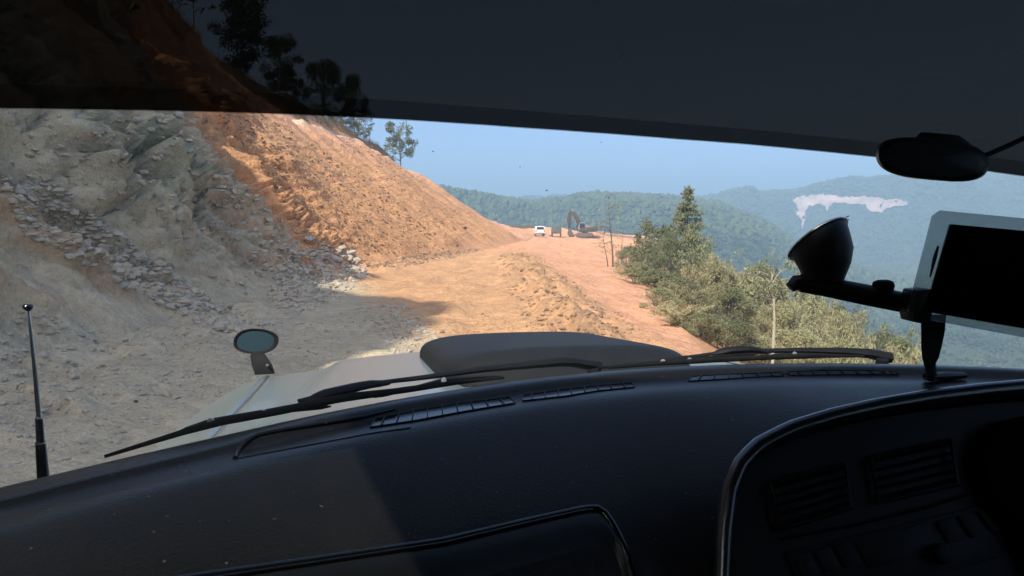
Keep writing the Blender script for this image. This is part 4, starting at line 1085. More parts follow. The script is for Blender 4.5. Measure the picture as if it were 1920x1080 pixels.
# ================================================================== THE VEHICLE WE SIT IN
YAW = R(12); CO = 0.38                   # car axis turned left of the view; camera sits left of its middle
FW = np.array([-math.sin(YAW), math.cos(YAW), 0]); RT = np.array([math.cos(YAW), math.sin(YAW), 0])
def C3(o, f, z): return RT * (o + CO) + FW * f + np.array([0, 0, CAMZ + z])
def to_car(p):
    p = np.asarray(p, float); return float(p @ RT - CO), float(p @ FW), float(p[2] - CAMZ)
car = empty('off_road_vehicle', C3(0, -0.6, -CAMZ))
tag(car, 'silver grey off-road vehicle seen from its own dark front cabin', 'vehicle')
ZB = -0.19
base_px = [(0, 905), (100, 883), (200, 860), (309, 835), (419, 806), (579, 769), (703, 747), (893, 726), (1111, 696), (1246, 686), (1377, 678), (1552, 678), (1727, 680), (1920, 690)]
bo = np.array([to_car(at_z(a, b, CAMZ + ZB)) for a, b in base_px])
O_ = np.concatenate([[bo[0, 0] - 0.14], bo[:, 0], [bo[-1, 0] + 0.2]]); F_ = np.concatenate([[bo[0, 1] - 0.12], bo[:, 1], [bo[-1, 1] - 0.14]])
cf = np.polyfit(O_, F_, 5)
def f0(o): return np.polyval(cf, np.clip(o, O_[0], O_[-1]))
OL, OR = O_[0] + 0.02, O_[-1]
# ---- windscreen
WH, WTOP = 0.60, 0.40
def ws(o, wv, off=0.0):
    """point of the windscreen: wv 0 at the base, 1 at the roof; off > 0 outwards"""
    ft = WTOP - 0.20 * o * o
    f = f0(o) * (1 - wv) + ft * wv - 0.02 * math.sin(math.pi * wv)
    z = ZB + WH * wv
    n = np.array([0, WH, f0(o) - ft]); n = n / np.linalg.norm(n)
    return C3(o, f + n[1] * off, z + n[2] * off)
os_ = np.linspace(OL, OR, 61); wv_ = np.linspace(-0.02, 1, 31)
b = MB()
inner = [[ws(o, v_, 0.0) for o in os_] for v_ in wv_]; outer = [[ws(o, v_, 0.005) for o in os_] for v_ in wv_]
b.loft(outer)
shield = b.build('windshield', M['glass'], car)
SB = BVHTree.FromPolygons([Vector(p) for r in inner for p in r], [(i * 61 + k, i * 61 + k + 1, (i + 1) * 61 + k + 1, (i + 1) * 61 + k) for i in range(30) for k in range(60)])
_sb = {}
def on_glass(px, py, off=0.0):
    if off not in _sb:
        _sb[off] = BVHTree.FromPolygons([Vector(ws(o, v_, off)) for v_ in np.linspace(-0.3, 1, 40) for o in os_], [(i * 61 + k, i * 61 + k + 1, (i + 1) * 61 + k + 1, (i + 1) * 61 + k) for i in range(39) for k in range(60)])
    d = Vector(ray(px, py)).normalized(); h = _sb[off].ray_cast(Vector(CAM), d)
    return h[0]
# dark film on the upper part
edge_px = np.array([(-400, 196), (0, 202), (300, 205), (590, 214), (900, 231), (1100, 246), (1400, 269), (1640, 292), (1920, 329), (2300, 385)], float)
wl_ = np.linspace(0.02, 0.995, 500); we = []
for o in os_:
    P = np.array([ws(o, v_) for v_ in wl_]); a, bb = proj(P); want = np.interp(a, edge_px[:, 0], edge_px[:, 1])
    k = np.argmax(bb < want); we.append(wl_[k])
we = np.array(we); we = np.convolve(np.pad(we, 2, mode='edge'), np.ones(5) / 5, 'valid')
b = MB(); b.loft([[ws(o, e_ + (1 - e_) * s, -0.002) for o, e_ in zip(os_, we)] for s in np.linspace(0, 1, 14)]); b.build('tint_film', M['film'], shield)
b = MB(); b.loft([[ws(o, e_ + 0.022 * s, -0.0035) for o, e_ in zip(os_, we)] for s in np.linspace(0, 1, 3)]); b.build('tint_film_hem', M['film2'], shield)

# specks of dirt on the glass
for k, (a, c_, r_) in enumerate([(1025, 357, 1.5), (1165, 105, 1.6), (1127, 267, 1.0), (975, 313, 1.0), (812, 284, 1.2), (1262, 157, 1.2), (1861, 74, 1.3), (540, 470, 1.0), (1330, 250, 1.1), (1052, 460, 0.8), (700, 420, .8), (1390, 410, .9)]):
    p = on_glass(a, c_, 0.0062); n = (Vector(ws(0, 0.3, 0.01)) - Vector(ws(0, 0.3, 0))).normalized(); r_ *= 0.00055
    b = MB(); b.tube([p, p + n * 0.0006], [r_, r_ * 0.6], 7); b.build('speck', M['stone_dark'], shield)

# ---- dashboard
prof = [(0.035, -0.235), (0.015, -0.203), (0.0, -0.193), (-0.012, -0.189), (-0.03, -0.187), (-0.042, -0.188), (-0.048, -0.192), (-0.052, -0.197), (-0.058, -0.199), (-0.075, -0.1985), (-0.092, -0.198), (-0.105, -0.1985), (-0.118, -0.201), (-0.135, -0.208), (-0.16, -0.220), (-0.20, -0.243), (-0.24, -0.269), (-0.28, -0.300), (-0.31, -0.335), (-0.33, -0.375), (-0.345, -0.43), (-0.35, -0.50), (-0.34, -0.64)]
cols = np.linspace(OL - 0.03, OR + 0.02, 150)
def dash_pt(o, df, z):
    lip = 1 - float(sstep(-0.40, -0.52, o))       # the raised lip along the glass dies out on the left
    if -0.05 < df <= 0: z = -0.192 + (z + 0.192) * lip - 0.0005
    c = float(sstep(-0.12, 0.22, o))               # towards the middle the top stays flatter and longer
    df2 = df * (1 + 0.10 * c)
    if df < -0.1: z = z + c * 0.60 * min(0.10, max(0.0, -0.20 - z))
    return C3(o, f0(o) + df2, z)
rows = [[dash_pt(o, df, z) for o in cols] for df, z in prof]
b = MB(); b.loft(rows)
dash = b.build('dashboard', M['dash'], car, smooth=True)
dmod = dash.modifiers.new('sub', 'SUBSURF'); dmod.levels = 1; dmod.render_levels = 1
nD = len(cols)
DB = BVHTree.FromPolygons([Vector(p) for r in rows for p in r], [(i * nD + k, i * nD + k + 1, (i + 1) * nD + k + 1, (i + 1) * nD + k) for i in range(len(rows) - 1) for k in range(nD - 1)])
def on_dash(px, py, off=0.0):
    d = Vector(ray(px, py)).normalized(); h = DB.ray_cast(Vector(CAM), d)
    if h[0] is None: return None
    n = h[1]; n = n if n.dot(d) < 0 else -n
    return h[0] + n * off
def interp_px(pl, n):
    pl = np.array(pl, float); s = np.concatenate([[0], np.cumsum(np.hypot(*np.diff(pl, axis=0).T))]); q = np.linspace(0, s[-1], n)
    return np.stack([np.interp(q, s, pl[:, 0]), np.interp(q, s, pl[:, 1])], 1)
# defroster vents: frame, dark well, vanes
def vent(top, bot, nv, name='defroster_vent'):
    tp = [on_dash(a, b_, 0.0012) for a, b_ in interp_px(top, 14)]; bt = [on_dash(a, b_, 0.0012) for a, b_ in interp_px(bot, 14)]
    if any(p is None for p in tp + bt): return
    b = MB(); b.tube(tp + bt[::-1] + [tp[0]], 0.0006, 6, cap=False); fr = b.build(name, M['dash'], car)
    b = MB(); b.loft([[p - Vector((0, 0, .0004)) for p in tp], [p - Vector((0, 0, .0004)) for p in bt]], False); b.build('well', M['screen'], fr)
    for k in range(nv):
        s = (k + .7) / (nv + .4) * 13; i = int(s); f_ = s - i
        p0 = tp[i].lerp(tp[min(i + 1, 13)], f_); p1 = bt[i].lerp(bt[min(i + 1, 13)], f_)
        b = MB(); b.tube([p0 + Vector((0, 0, .001)), p1 + Vector((0, 0, .001))], 0.0006, 5); b.build('vane', M['black'], fr)
vent([(703, 787), (780, 771), (860, 758), (955, 746)], [(694, 803), (780, 790), (870, 773), (966, 757)], 9)
vent([(980, 742), (1060, 731), (1120, 724), (1185, 719)], [(980, 753), (1060, 744), (1120, 734), (1190, 727)], 8)
vent([(1297, 706), (1360, 702), (1420, 700), (1462, 698)], [(1290, 716), (1360, 712), (1420, 708), (1470, 706)], 6)
vent([(1476, 697), (1540, 695), (1600, 695), (1645, 695)], [(1482, 705), (1540, 704), (1600, 703), (1658, 703)], 6)
vent([(1655, 696), (1664, 696), (1672, 697), (1680, 698)], [(1662, 702), (1670, 703), (1678, 703), (1686, 703)], 1, 'sun_sensor')
# edge of the pad curling round on the passenger side, and the long panel seam
pl = [(441, 860), (446, 844), (460, 828), (480, 817), (520, 808), (600, 795), (680, 782), (740, 768)]
b = MB(); b.tube([on_dash(a, c_, 0.0005) for a, c_ in interp_px(pl, 26)], [0.0022] * 20 + [0.002, .0018, .0016, .0014, .0012, .001], 8); b.build('pad_edge', M['dash'], dash)
pl = [(446, 860), (520, 846), (620, 827), (700, 812), (770, 802)]
b = MB(); b.tube([on_dash(a, c_, 0.0002) for a, c_ in interp_px(pl, 18)], 0.0006, 5); b.build('panel_seam', M['black'], dash)
# glove box lid: a separate panel standing slightly proud, its groove around it
lid_px = [(300, 1094), (370, 1082), (590, 1050), (830, 1014), (1000, 974), (1095, 953), (1118, 951), (1134, 961), (1150, 985), (1172, 1030), (1196, 1095), (1210, 1140)]
lp = [on_dash(a, c_) for a, c_ in interp_px(lid_px, 60)]
lp = [p for p in lp if p is not None]
b = MB(); b.tube([p + Vector((0, 0, -0.001)) for p in lp], 0.0045, 8); b.build('glove_box_groove', M['screen'], dash)
low = C3(-0.33, 0.60, -0.62)
ctr = sum(lp, Vector((0, 0, 0))) / len(lp)
def lidpt(p, s): return p
nrm = Vector((0, -0.55, 0.83))
rowsL = []
for s in np.linspace(0, 1, 10):
    row = []
    for p in lp:
        o, f, z = to_car(p)
        # shrink inwards a little, then follow the face downwards
        q = Vector(C3(o + (-0.2 - o) * 0.02, f - 0.006 - 0.10 * s, z - 0.006 + (0.003 if s == 0 else 0.008) - 0.085 * s - 0.10 * s * s))
        row.append(q)
    rowsL.append(row)
b = MB(); b.loft(rowsL); b.build('glove_box_lid', M['dash_smooth'], dash, smooth=True)

# ---- centre and instrument pod with glossy rim
arch_px = [(1352, 1090), (1356, 1000), (1366, 920), (1388, 868), (1422, 836), (1480, 806), (1560, 782), (1640, 764), (1740, 747), (1840, 735), (1930, 727), (2060, 718), (2240, 720), (2420, 760), (2560, 860)]
def pod_plane(px, py, off=0.0):
    # facing plane leaning back: depth grows with height
    d = ray(px, py); n = np.array([0.06, -0.86, 0.42]); n /= np.linalg.norm(n)
    p0 = at(1500, 800, 0.735)
    tt = ((p0 - CAM) @ n) / (d @ n); return Vector(CAM + d * tt + n * off)
ap = interp_px(arch_px, 60)
rim = [pod_plane(a, c_, 0.004) for a, c_ in ap]
b = MB(); b.loft([[pod_plane(a, c_, -0.10) - Vector((0, 0, 0.035)) for a, c_ in ap], [pod_plane(a, c_, -0.02) for a, c_ in ap], [pod_plane(a, c_, 0.0) for a, c_ in ap]]); pod = b.build('centre_pod', M['gloss_black'], car, smooth=True)
b = MB(); b.tube(rim, 0.0085, 16, flat=1.0); b.build('pod_rim', M['rim'], pod)
# recessed face
cx, cyy = 1900, 1010
inn = [(a + (cx - a) * 0.035, c_ + (cyy - c_) * 0.07) for a, c_ in ap]
b = MB(); b.loft([[pod_plane(a, c_, 0.003) for a, c_ in ap], [pod_plane(a, c_, -0.012) for a, c_ in inn]]); b.build('pod_bevel', M['gloss_black'], pod, smooth=True)
face = [pod_plane(a, c_, -0.014) for a, c_ in inn] + [pod_plane(2500, 1400, -0.014), pod_plane(1352, 1400, -0.014)]
b = MB(); b.prism(face, (0, 0.004, -0.002)); b.build('pod_face', M['black'], pod)
# twin air outlets with louvres
def quad(pxs, off): return [pod_plane(a, c_, off) for a, c_ in pxs]
def outlet(q):
    b = MB(); b.tube(quad(q + [q[0]], -0.008), 0.0025, 6, cap=False); fr = b.build('air_outlet', M['dash_smooth'], car)
    for k in range(5):
        s = (k + .5) / 5; a0 = (q[0][0] + (q[3][0] - q[0][0]) * s, q[0][1] + (q[3][1] - q[0][1]) * s); a1 = (q[1][0] + (q[2][0] - q[1][0]) * s, q[1][1] + (q[2][1] - q[1][1]) * s)
        p0, p1 = quad([a0, a1], -0.009); b = MB(); b.tube([p0, p1], 0.0035, 6, flat=0.35); b.build('louvre', M['dash_smooth'], fr)
outlet([(1452, 905), (1590, 868), (1604, 950), (1466, 992)]); outlet([(1640, 856), (1790, 822), (1806, 905), (1656, 940)])
# radio and its keys
def panel(name, q, mt, par, off=-0.011, th=0.006, bev=0.0015):
    P = quad(q, off); n = (P[1] - P[0]).cross(P[2] - P[0]).normalized()
    if n.y > 0: n = -n
    b = MB(); b.prism([p - n * th for p in P], n * th); return b.build(name, mt, par, bev)
b = MB(); b.tube(quad([(1468, 1010), (1600, 985), (1740, 952), (1830, 924)], -0.009), 0.0016, 6); b.build('trim_line', M['gloss_black'], pod)
radio = panel('radio', [(1480, 1034), (1850, 946), (1905, 1040), (1530, 1140)], M['black'], car)
for q in ([(1496, 1042), (1525, 1035), (1546, 1076), (1516, 1084)], [(1535, 1032), (1563, 1025), (1586, 1066), (1556, 1074)], [(1572, 1022), (1600, 1015), (1626, 1056), (1596, 1064)],
          [(1765, 976), (1797, 968), (1824, 1010), (1790, 1018)], [(1806, 966), (1836, 958), (1866, 1000), (1834, 1008)], [(1842, 956), (1852, 953), (1890, 990), (1874, 996)]):
    panel('radio_key', q, M['black'], radio, -0.008, 0.003, 0.0008)
panel('radio_display', [(1612, 1014), (1748, 979), (1776, 1030), (1640, 1066)], M['black'], radio, -0.009, 0.002, 0.0006)
kc = pod_plane(1770, 1038, -0.007); kn = Vector((0.06, -0.86, 0.42)).normalized()
b = MB(); b.tube([kc, kc + kn * 0.010], [0.010, 0.0085], 18); b.build('radio_knob', M['black'], radio, 0.001)
# curved edge of the instrument surround
curve = [(1868, 790), (1848, 815), (1838, 850), (1840, 885), (1852, 920), (1878, 962), (1908, 1005), (1940, 1060), (1960, 1110)]
b = MB(); b.loft([[pod_plane(a, c_, -0.012) for a, c_ in curve], [pod_plane(a + 6, c_, 0.006) for a, c_ in curve], [pod_plane(a + 60, c_ - 10, 0.016) for a, c_ in curve], [pod_plane(a + 260, c_ - 30, 0.018) for a, c_ in curve]]); b.build('instrument_surround', M['gloss_black'], pod, smooth=True)

# ---- hood
def hood_z(o, f):
    z = -0.255 - 0.085 * (f - 0.9) / 1.15
    z -= 0.035 * (abs(o) / 0.6) ** 2
    inn_w = 0.50 - 0.10 * (f - 1.2)
    z += 0.016 * float(sstep(inn_w + 0.025, inn_w - 0.025, abs(o)))
    s = max(0.0, abs(o) - 0.585); z -= 1.4 * s * s + 0.2 * s
    fr = max(0.0, f - 1.92 + 0.25 * o * o); z -= 0.9 * fr * fr
    return z
gap = 0.575
def hood_sheet(o0, o1, n, f_end):
    rows = []
    for o in np.linspace(o0, o1, n):
        fb = float(f0(np.clip(o, -0.66, 0.66))) + 0.055
        rows.append([C3(o, fb + (f_end - fb) * s, hood_z(o, fb + (f_end - fb) * s)) for s in np.linspace(0, 1, 60)])
    return rows
b = MB(); b.loft(hood_sheet(-gap, gap, 91, 2.25)); hood = b.build('hood', M['paint'], car, smooth=True)
sm = hood.modifiers.new('thick', 'SOLIDIFY'); sm.thickness = 0.012; sm.offset = -1
for s in (-1, 1):
    b = MB(); b.loft(hood_sheet(s * (gap + 0.005), s * 0.86, 24, 2.25)); fd = b.build('fender', M['paint'], car, smooth=True)
    sm = fd.modifiers.new('thick', 'SOLIDIFY'); sm.thickness = 0.012; sm.offset = 0
    b = MB(); b.tube([C3(s * (gap + 0.0025), f, hood_z(s * gap, f) + 0.0008) for f in np.linspace(0.86, 2.15, 30)], 0.0008, 6); b.build('hood_gap_line', M['chrome'] if s < 0 else M['black'], car)  # bright left line imitates the reflection along the hood gap
# cowl between hood and glass
b = MB(); b.loft([[C3(o, f0(o) + 0.065, hood_z(o, f0(o) + 0.06) - 0.012) for o in os_], [C3(o, f0(o) + 0.02, -0.235) for o in os_], [C3(o, f0(o) + 0.002, -0.212) for o in os_]]); b.build('cowl', M['rubber'], car, smooth=True)
# hood scoop: closed rounded shell with the mouth to the front
rows = []
for s in np.linspace(0, 1, 30):
    f = 1.24 + 0.56 * s
    hgt = 0.058 * float(sstep(0, 0.18, s + 0.02)) ** 0.6 * (1 - 0.10 * s)
    wd = 0.238 * (0.90 + 0.10 * float(sstep(0, 0.3, s)))
    row = []
    for a in np.linspace(0, math.pi, 33):
        c_, s_ = math.cos(a), math.sin(a)
        x = -wd * math.copysign(abs(c_) ** 0.42, c_); h = hgt * (abs(s_) ** 0.55)
        o = x + 0.015; row.append(C3(o, f, hood_z(np.clip(o, -.4, .4), f) - 0.004 + h))
    rows.append(row)
b = MB(); b.loft([[(np.array(p) * 0.0 + np.array(C3(0.015, 1.24, hood_z(0, 1.24) - 0.01))) for p in rows[0]]] + rows); scoop = b.build('hood_scoop', M['scoop'], hood, smooth=True)

# ---- wipers
def gl(pl, off, n): return [on_glass(a, c_, off) for a, c_ in interp_px(pl, n)]
def wiper(blade, spine, arm, rivets, pivot, cover=None):
    e = None
    pts = gl(blade, 0.011, 40); pts = [p for p in pts if p is not None]
    root = MB().tube(gl(arm, 0.040, 24), list(0.0032 + 0.009 * np.linspace(0, 1, 24) ** 2.2), 8, flat=0.7).build('wiper', M['wiper'], car)
    b = MB(); b.tube(pts, [0.0009 + 0.0013 * min(1, 3.2 * q / len(pts), 4 * (len(pts) - q) / len(pts)) for q in range(len(pts))], 6, flat=1.7); b.build('blade', M['rubber'], root)
    for sp in spine:
        p = gl(sp, 0.026, 14); b = MB(); b.tube(p, [0.0010] + [0.0024] * 12 + [0.0010], 6); b.build('bridge', M['wiper'], root)
    for a, c_ in rivets:
        p = on_glass(a, c_, 0.024); n = (Vector(CAM) - p).normalized()
        b = MB(); b.tube([p, p + n * 0.004], [0.0036, 0.0028], 10); b.build('rivet', M['rivet'], root)
    if cover:
        b = MB(); b.tube(gl(cover, 0.034, 10), [0.003, 0.006, .007, .007, .007, .007, .0065, .006, .005, .003], 8, flat=0.8); b.build('arm_cover', M['wiper'], root)
    p = on_glass(*pivot, 0.03); b = MB(); b.tube([p + Vector((0, .01, -.04)), p + Vector((0, 0, -.004))], [0.011, 0.008], 14); b.build('pivot', M['wiper'], root)
wiper([(196, 856), (270, 833), (345, 810), (420, 790), (520, 772), (640, 748), (760, 731), (860, 717), (945, 708)],
      [[(330, 812), (395, 789), (500, 771), (580, 756)], [(395, 790), (440, 786), (495, 773), (580, 766), (620, 762)], [(560, 757), (650, 741), (765, 729), (860, 712)], [(700, 745), (770, 729), (832, 712), (940, 706)]],
      [(560, 752), (600, 741), (690, 720), (800, 707), (900, 693), (1000, 683), (1062, 677), (1120, 686)],
      [(395, 790), (495, 774), (765, 730), (832, 713)], (1112, 688), [(575, 752), (605, 740), (690, 721), (730, 718)])
wiper([(1140, 690), (1243, 681), (1340, 675), (1440, 670), (1540, 667), (1620, 668)],
      [[(1120, 690), (1180, 684), (1243, 677), (1300, 674), (1340, 676)], [(1240, 680), (1293, 674), (1350, 668), (1420, 664)], [(1400, 671), (1445, 667), (1490, 664), (1560, 666)]],
      [(1240, 674), (1300, 668), (1350, 661), (1410, 658), (1500, 657), (1580, 659), (1630, 663), (1668, 671)],
      [(1243, 678), (1293, 675), (1445, 668), (1490, 664)], (1655, 668), [(1335, 664), (1370, 657), (1410, 655), (1440, 661)])

# ---- fender mirror, antenna
mb = np.array(at(492, 700, 1.86)); mc = np.array(at(480, 640, 1.86)); 
b = MB()
b.loft([[at(480 + a, c_, 1.86 + dy) for a, c_, dy in row] for row in (
    [(-2, 703, -.03), (34, 701, -.03), (36, 700, .03), (4, 702, .03)],
    [(-8, 685, -.028), (30, 684, -.028), (30, 683, .03), (-2, 684, .03)],
    [(-11, 668, -.02), (22, 672, -.02), (20, 668, .03), (-6, 666, .03)],
    [(-8, 660, -.01), (14, 662, -.01), (14, 660, .02), (-6, 658, .02)])], closed=True)
fm_ = b.build('fender_mirror', M['black_out'], car, smooth=True)
oval = []
for k in range(36):
    a = 2 * math.pi * k / 36; ca_, sa_ = math.cos(a), math.sin(a)
    ex = 43 * math.copysign(abs(ca_) ** 0.9, ca_); ey = 24 * math.copysign(abs(sa_) ** 0.9, sa_)
    ey *= (1 - 0.18 * ex / 43 * (1 if ey < 0 else -0.6)); rr_ = -0.14
    oval.append((480 + ex * math.cos(rr_) - ey * math.sin(rr_) * 0, 640 + ey + ex * math.sin(rr_) * 0.55))
def ov(sc, y): return [at(480 + (a - 480) * sc, 640 + (c_ - 640) * sc, y) for a, c_ in oval]
b = MB(); b.loft([ov(0.1, 1.91), ov(0.6, 1.905), ov(0.9, 1.885), ov(1.0, 1.86), ov(0.95, 1.848), ov(0.80, 1.853)], closed=True); b.build('mirror_housing', M['black_out'], fm_, smooth=True)
g = [Vector(p) for p in ov(0.80, 1.855)]; cen = sum(g, Vector()) / len(g)
nm_ = Vector((0.13, -0.985, 0.06))
g = [p - Vector((0, 1, 0)) * ((p - cen).dot(nm_) / nm_.y) for p in g]
b = MB(); b.add(g + [cen], [(i, (i + 1) % 36, 36) for i in range(36)], True); b.build('mirror_glass', M['mirror'], fm_, smooth=True)
b = MB(); b.tube([at(501, 685, 1.825), at(501, 685, 1.815)], [0.004, 0.002], 10); b.build('stud', M['rivet'], fm_)
AY = 0.70
b = MB(); b.tube([at(83, 925, AY), at(80, 880, AY), at(76, 830, AY)], [0.0056, 0.0052, 0.0046], 14); ant = b.build('antenna', M['gloss_black'], car)
b = MB(); b.tube([at(76, 830, AY), at(73, 784, AY)], [0.0037, 0.0034], 12); b.build('lower_section', M['gloss_black'], ant)
for a, c_, r_ in ((76, 830, .0048), (73, 784, .0036)):
    b = MB(); b.tube([at(a, c_ + 1, AY), at(a, c_ - 1.5, AY)], [r_, r_ * .95], 14); b.build('collar', M['chrome'], ant)
b = MB(); b.tube([at(73, 783, AY), at(66, 700, AY), at(59, 630, AY), at(53, 580, AY)], [0.0024, 0.0021, 0.0017, 0.0013], 10); b.build('rod', M['chrome'], ant)
b = MB(); b.tube([at(53, 584, AY), at(53, 581, AY), at(52.5, 577, AY), at(52, 573, AY), at(52, 570.5, AY), at(52, 569.5, AY)], [0.0016, 0.0034, 0.0045, 0.0046, 0.0036, 0.0005], 16); b.build('tip', M['gloss_black'], ant)

# ---- cabin shell around the camera
def car_box(name, o0, o1, fa, fb, za, zb, mt, par=None, bev=0.0):
    b = MB(); vs = [C3(o, f, z) for o in (o0, o1) for f in (fa, fb) for z in (za, zb)]
    b.add(vs, [(0, 1, 3, 2), (4, 6, 7, 5), (0, 4, 5, 1), (2, 3, 7, 6), (0, 2, 6, 4), (1, 5, 7, 3)]); return b.build(name, mt, par or car, bev)
car_box('roof', -0.79, 0.79, -2.0, 0.42, 0.41, 0.46, M['lining'])
car_box('floor', -0.74, 0.74, -2.0, 0.75, -1.22, -1.18, M['lining'])
car_box('rear_panel', -0.74, 0.74, -2.05, -2.0, -1.2, 0.43, M['lining'])
for s in (-1, 1):
    d = car_box('door', s * 0.74, s * 0.78, -2.0, 0.80, -1.2, -0.10, M['lining'])
    car_box('window_glass', s * 0.755, s * 0.76, -0.95, 0.58, -0.10, 0.412, M['side_glass'], d)
    car_box('quarter_panel', s * 0.74, s * 0.78, -2.0, -0.95, -0.10, 0.43, M['lining'])
    b = MB()
    b.tube([C3(s * 0.765, 0.575, -0.19), C3(s * 0.762, 0.515, 0.10), C3(s * 0.75, 0.43, 0.43)], [0.034, 0.03, 0.03], 10); b.build('front_pillar', M['lining'], car)
car_box('firewall', -0.72, 0.72, 0.74, 0.78, -1.2, -0.30, M['lining'])

# ================================================================== THINGS CARRIED IN THE CABIN
# dash camera stuck below the film edge
DY = 0.60
def ov_row(y, sc, dy=0):
    L_, R_, T, B_ = 1642, 1854, 262, 340
    pts = []
    for k in range(40):
        a = 2 * math.pi * k / 40; c_, s_ = math.cos(a), math.sin(a)
        ex = 106 * math.copysign(abs(c_) ** 0.62, c_) * sc; ey = 39 * math.copysign(abs(s_) ** 0.85, s_) * sc
        pts.append(at(1748 + ex, 299 + ey + 0.085 * ex, y))
    return pts
dc = empty('dash_camera', at(1748, 299, DY)); tag(dc, 'black rounded dash camera hanging at the film edge, cable to the right', 'dash camera')
b = MB(); b.loft([ov_row(DY - .018, .02), ov_row(DY - .018, .8), ov_row(DY - .013, .95), ov_row(DY, 1.0), ov_row(DY + .016, .95), ov_row(DY + .02, .7), ov_row(DY + .02, .02)], closed=True); b.build('body', M['black'], dc, smooth=True)
b = MB(); b.prism([at(a, c_, DY + .004) for a, c_ in ((1735, 268), (1752, 250), (1800, 254), (1822, 268), (1826, 280), (1735, 280))], (0, .022, .004)); b.build('mount_plate', M['black'], dc, .003)
b = MB(); b.tube([at(1745, 300, DY + .018), at(1745, 300, DY + .03)], [.012, .010], 16); b.build('lens', M['gloss_black'], dc)
b = MB(); b.tube([at(1846, 292, DY), at(1868, 283, DY + .005), at(1895, 271, DY + .01), at(1925, 257, DY + .015), at(1990, 228, DY + .02)], 0.0021, 8); b.build('cable', M['rubber'], dc)

# tablet holder: suction cup on the glass, arm, knob, clamp, leg standing on the dash
gp_ = on_glass(1536, 448, -0.012); GY = gp_.y
th = empty('tablet_holder', on_dash(1762, 716)); tag(th, 'black tablet holder with suction cup on the windscreen and foot on the dashboard', 'tablet holder')
def disc(px, py, Y, r, tiltv, n=28):
    c_ = Vector(at(px, py, Y)); t_ = Vector(tiltv).normalized(); a = t_.orthogonal().normalized(); b_ = t_.cross(a)
    return [c_ + a * (math.cos(2 * math.pi * k / n) * r) + b_ * (math.sin(2 * math.pi * k / n) * r) for k in range(n)]
ax = Vector((-0.42, 0.50, 0.76))          # cup axis: towards the glass, up and left
rows = []
for (px, py, r, dy) in ((1532, 446, .0355, .012), (1533, 449, .0362, .010), (1535, 453, .0345, .006), (1540, 462, .0325, 0), (1545, 478, .031, -.004), (1545, 496, .0275, -.006), (1544, 512, .0235, -.006), (1541, 528, .022, -.006)):
    k = min(1.0, (py - 446) / 60.0); t_ = ax.lerp(Vector((0.05, 0.12, 1)), k)
    rows.append(disc(px, py, GY - .02 + dy, r, t_))
b = MB(); b.loft([disc(1531, 444, GY - .006, .001, ax)] + rows + [disc(1541, 530, GY - .026, .001, (0, 0, 1))], closed=True); b.build('suction_cup', M['black'], th, smooth=True)
b = MB(); ring = disc(1533, 449, GY - .0105, .0366, ax); b.tube(ring + [ring[0]], .0012, 6, cap=False); b.build('cup_rim', M['chrome'], th)
b = MB(); b.tube([at(1568, 418, GY), at(1580, 410, GY), at(1592, 405, GY)], .0006, 5); b.tube([at(1578, 413, GY), at(1592, 412, GY)], .0005, 5); b.build('pull_tab', M['rubber'], th)
b = MB(); b.tube([at(1481, 540, GY - .025), at(1492, 530, GY - .025), at(1510, 528, GY - .025)], [.006, .0085, .008], 10); b.build('lever', M['black'], th)
b = MB(); b.tube([at(1500, 532, GY - .025), at(1560, 540, GY - .03), at(1620, 552, GY - .04), at(1688, 566, GY - .05), at(1712, 570, GY - .055)], [.0095, .0115, .012, .0115, .010], 14, flat=0.95); arm_ = b.build('arm', M['black'], th, smooth=True)
b = MB(); b.tube([at(1656, 546, GY - .045), at(1656, 536, GY - .045), at(1656, 528, GY - .045), at(1656, 525, GY - .045)], [.010, .0115, .010, .006], 12); b.build('knob', M['rubber'], arm_)
TY = GY - .075
b = MB(); b.prism([at(a, c_, TY + .02) for a, c_ in ((1692, 540), (1722, 538), (1724, 556), (1716, 602), (1688, 598), (1684, 580))], (0, -.03, 0)); b.build('clamp_joint', M['black'], th, .002)
b = MB(); b.loft([[at(a, c_, TY + .03 + d_) for a, c_, d_ in ((x0, y, -.008), (x1, y, -.008), (x1, y, .010), (x0, y, .010))] for x0, x1, y in ((1726, 1774, 590), (1727, 1772, 620), (1727, 1766, 650), (1729, 1760, 672), (1733, 1753, 684))], closed=True); b.build('leg', M['black'], th, smooth=True)
fo = on_dash(1745, 716)
b = MB(); b.tube([at(1743, 680, TY + .035), fo + Vector((0, 0, .012)), fo + Vector((0, 0, .002))], [.006, .0065, .008], 12); b.build('leg_post', M['black'], th)
p0, p1 = on_dash(1738, 716, .006), on_dash(1806, 712, .006)
b = MB(); b.tube([p0, p0.lerp(p1, .5), p1], [.008, .010, .007], 10, flat=.6); b.build('foot', M['black'], th)

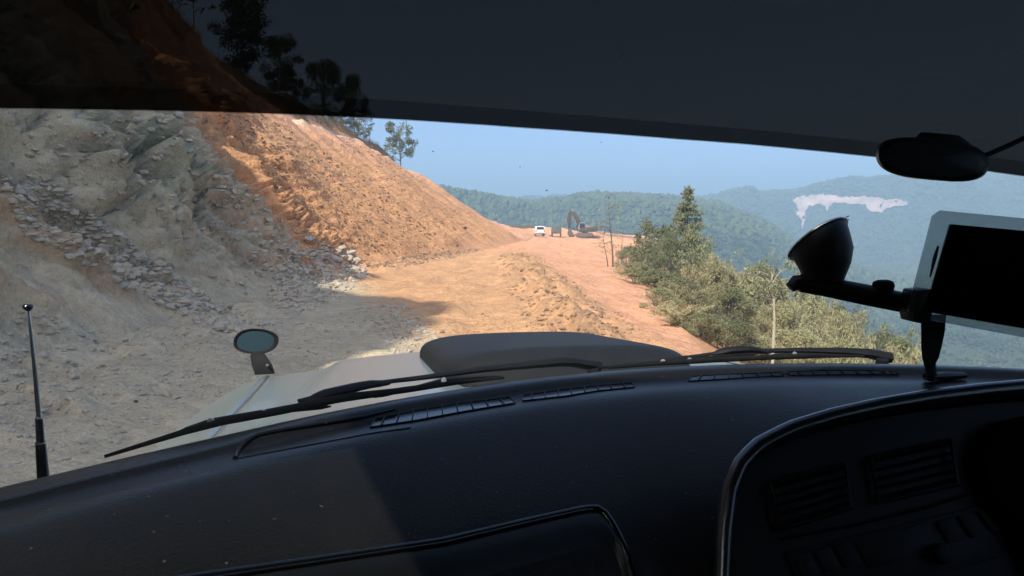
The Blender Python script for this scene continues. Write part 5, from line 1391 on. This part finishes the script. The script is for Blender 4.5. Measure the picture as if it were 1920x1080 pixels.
# tablet in a clear case
tb_ = empty('tablet', at(1840, 510, TY)); tag(tb_, 'black-screened tablet in a clear case held at the right edge', 'tablet')
def tplane(px, py, off=0.0):
    n = np.array([-0.16, -0.95, 0.10]); n /= np.linalg.norm(n); p0 = at(1720, 500, TY); d = ray(px, py)
    return Vector(CAM + d * (((p0 - CAM) @ n) / (d @ n)) + n * off)
case_px = [(1762, 394), (2140, 430), (2110, 668), (1712, 594), (1702, 582), (1748, 404)]
b = MB(); P = [tplane(a, c_, -.004) for a, c_ in case_px]; n = Vector((-0.16, -0.95, 0.10)).normalized(); b.prism(P, n * .006); b.build('case', M['acrylic'], tb_, .002)
scr = [(1776, 421), (2120, 452), (2088, 646), (1730, 584)]
b = MB(); P = [tplane(a, c_, .0025) for a, c_ in scr]; b.prism(P, n * .005); b.build('screen', M['screen'], tb_, .0015)
b = MB(); b.tube([tplane(1757, 462, .003), tplane(1750, 485, .0035), tplane(1742, 520, .003)], [.0012, .0022, .0008], 6); b.build('side_button', M['black'], tb_)

# ================================================================== HAZE
hz = bpy.data.meshes.new('haze')
x0, x1, y0, y1, z0, z1 = -4300, 4300, -4300, 4300, -125, 92
hz.from_pydata([(x, y, z) for x in (x0, x1) for y in (y0, y1) for z in (z0, z1)], [], [(0, 1, 3, 2), (4, 6, 7, 5), (0, 4, 5, 1), (2, 3, 7, 6), (0, 2, 6, 4), (1, 5, 7, 3)])
bm = bmesh.new(); bm.from_mesh(hz); bmesh.ops.recalc_face_normals(bm, faces=bm.faces); bm.to_mesh(hz); bm.free()
hm = bpy.data.materials.new('haze_air'); hm.use_nodes = True; nt = hm.node_tree
nt.nodes.remove(nt.nodes['Principled BSDF'])
pv_ = nt.nodes.new('ShaderNodeVolumePrincipled'); pv_.inputs['Color'].default_value = (0.52, 0.77, 1.0, 1); pv_.inputs['Density'].default_value = 0.00145; pv_.inputs['Anisotropy'].default_value = 0.0
nt.links.new(pv_.outputs[0], nt.nodes['Material Output'].inputs['Volume'])
ho = link('haze', hz, hm); tag(ho, 'pale blue haze filling the valley air', 'haze', kind='stuff')
